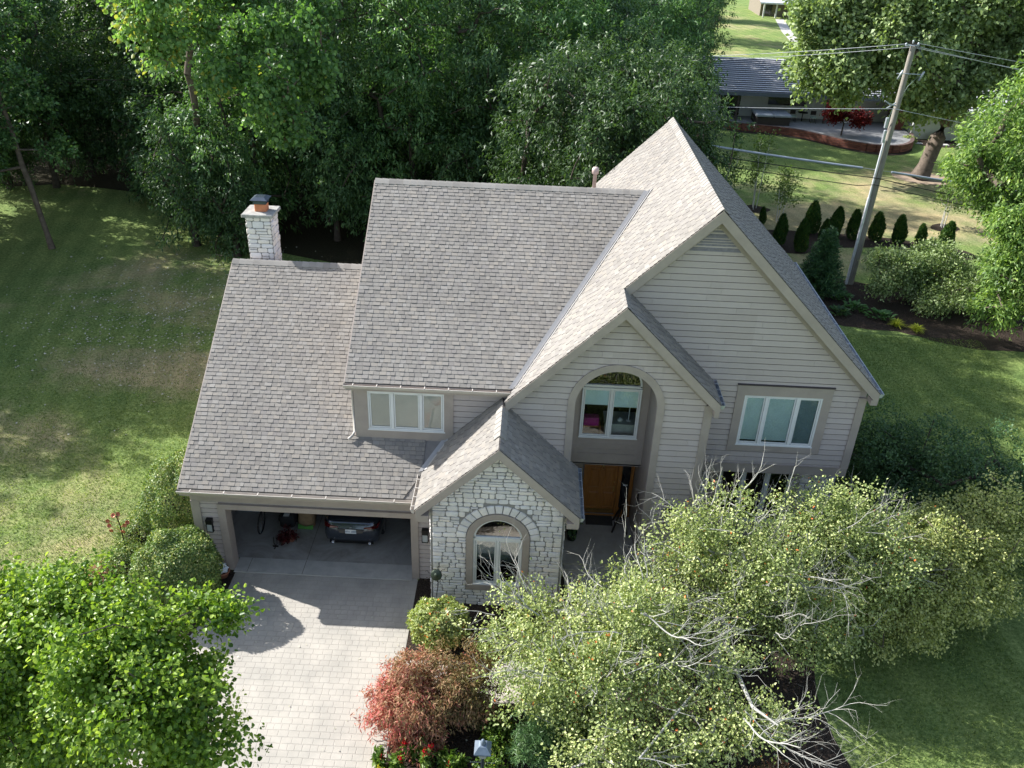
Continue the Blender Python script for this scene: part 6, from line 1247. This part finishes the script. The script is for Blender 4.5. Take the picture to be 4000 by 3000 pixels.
# --- tree at the right edge
make_tree('ash_tree', (31.0, 17.6, 0), [((27.6, 18.4, 8.2), (2.5, 2.4, 2.6)), ((29.6, 18.0, 10.2), (2.8, 2.6, 2.6)), ((28.4, 18.0, 5.4), (2.3, 2.2, 2.0)), ((30.6, 17.2, 6.6), (2.8, 2.6, 2.8)), ((28.2, 17.2, 3.2), (2.0, 1.9, 1.6)), ((30.0, 16.4, 3.2), (2.2, 2.2, 1.7)), ((27.4, 16.0, 1.9), (1.1, 1.1, .9)), ((29.2, 14.4, 2.2), (1.5, 1.4, 1.2)), ((27.0, 19.6, 6.4), (1.6, 1.5, 1.4)), ((31.5, 13.4, 2.8), (1.8, 1.5, 1.6)), ((30.6, 14.8, 5.0), (2.0, 1.8, 1.8)), ((27.8, 16.6, 4.6), (1.5, 1.4, 1.2))],
    3000, 26, .17, .21, .07, M_ash, M_bark, 'tall tree with drooping compound leaves along the right edge', 'tree', 79, 3.0, .24, droop=.7, skel=200, sub=12, jag=.45, up=.5)
# --- the wood behind the house: a few grown trees, then copies
WG = 'trees of the dense wood behind the house'
def wood_tree(seed, h, r, low, mat, L=.24, Wd=.075, droop=.8, n=900, per=26):
    lob = [((0, 0, h*.62), (r, r, h*.33)), ((r*.3, -r*.3, h*.36), (r*.95, r*.9, h*.2)), ((-r*.35, r*.1, h*.40), (r*.85, r*.85, h*.2)), ((0, 0, h*.86), (r*.62, r*.62, h*.13))]
    if low: lob += [((r*.1, -r*.25, h*.15), (r*.95, r*.9, h*.13)), ((-r*.5, -r*.2, h*.2), (r*.6, r*.6, h*.12))]
    return make_tree('woodland_tree', (0, 0, 0), lob, n, per, .17, L, Wd, mat, M_barkdark, 'woodland tree', 'tree', seed, h*.45, .17, droop=droop, skel=100, sub=24, inner=.16, tip=.02, jag=.75)
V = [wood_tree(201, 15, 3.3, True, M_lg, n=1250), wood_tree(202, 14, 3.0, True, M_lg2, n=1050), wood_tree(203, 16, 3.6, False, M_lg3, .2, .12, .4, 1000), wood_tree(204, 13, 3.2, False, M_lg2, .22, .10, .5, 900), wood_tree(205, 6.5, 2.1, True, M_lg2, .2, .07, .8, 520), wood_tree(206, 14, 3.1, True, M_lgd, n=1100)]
SP = [(0, -6.2, 24.6, 1.0, 'drooping dark tree directly behind the stone chimney'), (1, -2.4, 25.0, 1.0, 'drooping tree right of the chimney, behind the lower roof ridge'), (0, 1.6, 25.2, 1.02, 'drooping tree behind the left end of the main ridge'), (1, 5.2, 25.6, 1.05, None), (0, 8.9, 25.4, .98, 'drooping tree behind the middle of the main ridge'), (1, 12.4, 26.4, .84, 'drooping tree behind the vent pipe'), (0, 14.4, 30.2, .86, 'rightmost drooping tree of the wood, above the tall gable'), (4, -9.3, 23.4, 1.05, 'low dark tree reaching the ground left of the chimney'), (4, -6.8, 22.2, .9, 'low dark tree nearest the chimney'),
      (2, -9.8, 29, .95, None), (1, -5, 31, 1.05, None), (2, -.5, 31.5, 1, None), (0, 4, 32, 1.1, None), (2, 8.4, 32, 1, None), (1, 11.0, 33, 1.05, None), (0, 15.0, 50, 1.0, None), (2, -14.5, 34, 1, None), (3, -8, 38, 1.2, None), (0, -2, 39, 1.15, None), (2, 4.5, 40, 1.05, None), (1, 10.5, 40, 1.15, None), (0, 13.0, 60, 1.15, None),
      (3, -20.5, 31.5, 1.0, 'thin tree with a visible trunk near the left edge, second from the left'), (3, -24, 27.5, .95, 'leafy tree cut by the left edge of the picture'), (2, -26, 36, 1.1, None), (2, -19, 41, 1.15, None), (0, -12.5, 44, 1.2, None), (1, -33, 42, 1.2, None), (0, -27, 48, 1.2, None), (2, -18, 52, 1.2, None), (1, -6, 50, 1.25, None), (0, 4, 52, 1.25, None), (2, 13, 54, 1.2, None), (1, 19.5, 60, 1.05, 'tree standing left of the ribbed-roof house'), (0, 20, 70, 1.1, None), (0, -40, 55, 1.3, None), (1, -30, 65, 1.3, None), (2, -12, 66, 1.3, None), (0, 4, 70, 1.3, None), (1, 24, 84, 1.2, None), (2, -50, 75, 1.4, None), (0, -20, 85, 1.4, None), (1, 8, 90, 1.4, None), (2, 28, 102, 1.3, None), (0, 32.5, 122, 1.3, 'dark tree left of the distant porch'),
      (5, 12.0, 18.2, .84, 'dark tree growing close behind the peak of the tall gable'), (5, 13.0, 15.8, .80, 'dark tree top peeking out right behind the tall gable roof'), (5, 10.6, 13.9, .80, None), (5, 8.4, 16, .85, None), (5, 13.8, 20.8, .82, None), (5, 10, 19.5, .85, None), (5, 12.4, 12.9, .66, None), (4, -13.2, 31, 1.2, None), (1, -16, 37, 1.0, None), (4, -19.5, 34, 1.1, None), (0, -11.8, 34.5, .95, None), (4, -23, 31, 1.0, None),
      (2, 50, 78, 1.2, 'tree behind the oak, beyond the ribbed roof'), (0, 56, 70, 1.2, None), (1, 44, 88, 1.1, None), (2, 60, 92, 1.3, None), (0, 66, 60, 1.3, None), (1, 52, 62, 1.0, None), (2, 46, 106, 1.2, None), (3, 70, 110, 1.5, None), (1, 62, 128, 1.5, None), (0, 40, 36, .95, 'dark tree behind the right-edge tree'), (1, 47, 46, 1.0, None), (2, 41, 27, .9, None)]
seen = set()
for i, (k, x, y, s_, lab) in enumerate(SP):
    o = V[k] if k not in seen else copy_tree(V[k]); seen.add(k)
    o.location = (x, y, 0); o.scale = (s_*g0.uniform(.92, 1.1), s_*g0.uniform(.92, 1.1), s_); o.rotation_euler.z = g0.uniform(0, 6.28)
    if lab: tag(o, lab, 'tree'); o['group'] = WG
    elif x > 30: tag(o, 'background tree standing among others beyond the neighbouring house', 'tree', 'background trees beyond the neighbouring house')
    else: tag(o, 'dark green tree deep in the dense wood behind the house', 'tree', WG)
# trees just left of the frame: they shade the lawn
for i, (k, x, y, s_) in enumerate(((3, -25.5, 14.5, 1.1), (1, -31.5, 14.5, .8), (3, -24.5, 19.5, 1.1), (3, -31, 16, 1.1), (2, -20.5, 15.5, .85), (3, -21.5, 19.5, 1.0), (3, -20.2, 14.0, 1.0), (2, -23.5, 22.5, .95), (0, -26, 24, 1.0), (1, -24, 17.5, .9), (2, -24.5, 11.5, .9))):
    o = copy_tree(V[k]); o.location = (x, y, 0); o.scale = (s_, s_, s_); o.rotation_euler.z = i*1.7; tag(o, 'tree beyond the left edge shading the lawn', 'tree', 'trees beyond the left edge of the lawn')
# slender tree with a bare leaning trunk on the left lawn
make_tree('slender_tree', (-16.1, 22.1, 0), [((-18.3, 24, 10.2), (2.4, 2.2, 2.4)), ((-16.6, 22.4, 7.4), (1.9, 1.6, 1.4)), ((-18.6, 22.6, 7.8), (1.6, 1.5, 1.3)), ((-17.9, 22.2, 5.6), (1.3, 1.2, .8)), ((-14.6, 22.3, 4.9), (.9, .8, .6)), ((-19.2, 22.5, 4.2), (1.5, 1.2, 1.1))], 620, 22, .15, .17, .12, M_lg, M_bark,
    'slender tree with a long bare leaning trunk on the shaded left lawn', 'tree', 90, 7.2, .13, lean=(-1.1, .6), skel=80, tip=.02, inner=.2)
# sunlit poplar reaching towards the house
PL = [(-5.3, 12.4), (-4.7, 11.5), (-3.7, 11.9), (-3.1, 10.7), (-2.2, 11.3), (-1.7, 9.9), (-1.1, 10.7), (-.7, 9.3), (-.2, 10.2), (.2, 11.2), (-4.4, 13.2), (-2.8, 12.8), (-1.2, 12.4), (.2, 12.7), (-5.6, 13.4), (-1.5, 8.9)]
gp = random.Random(17)
make_tree('poplar_tree', (-9.5, 26, 0), [((x, 12+gp.uniform(-.9, .9)+i % 3*.5, z), (gp.uniform(.7, 1.15), .95, gp.uniform(.6, .95))) for i, (x, z) in enumerate(PL)]+[((-4.0, 15.4, 13.8), (2.4, 2.0, 1.6)), ((-7.0, 20.5, 13.2), (2.6, 2.6, 2.2)), ((-1.5, 15, 13.8), (2.0, 2.0, 1.4))], 1900, 17, .17, .15, .13, M_cotton, M_bark,
    'poplar whose sunlit leafy limb hangs in front of the dark wood', 'tree', 91, 8, .15, lean=(1.5, -3.5), shape='oval', skel=420, sub=5, inner=.3, jag=1.0, tip=.016, droop=.8, tintf=lambda P: np.clip(.42-(P[:, 0]+2.6)*.10+np.random.default_rng(1).normal(size=len(P))*.16, .1, .9))  # tint rises towards the left, painting the sunlit side into the leaves

specks('fallen_leaves', 'few dry leaves lying on the pale driveway pavers', (.4, 5, -6, -.4), 40, .05, M_fallen, 9)
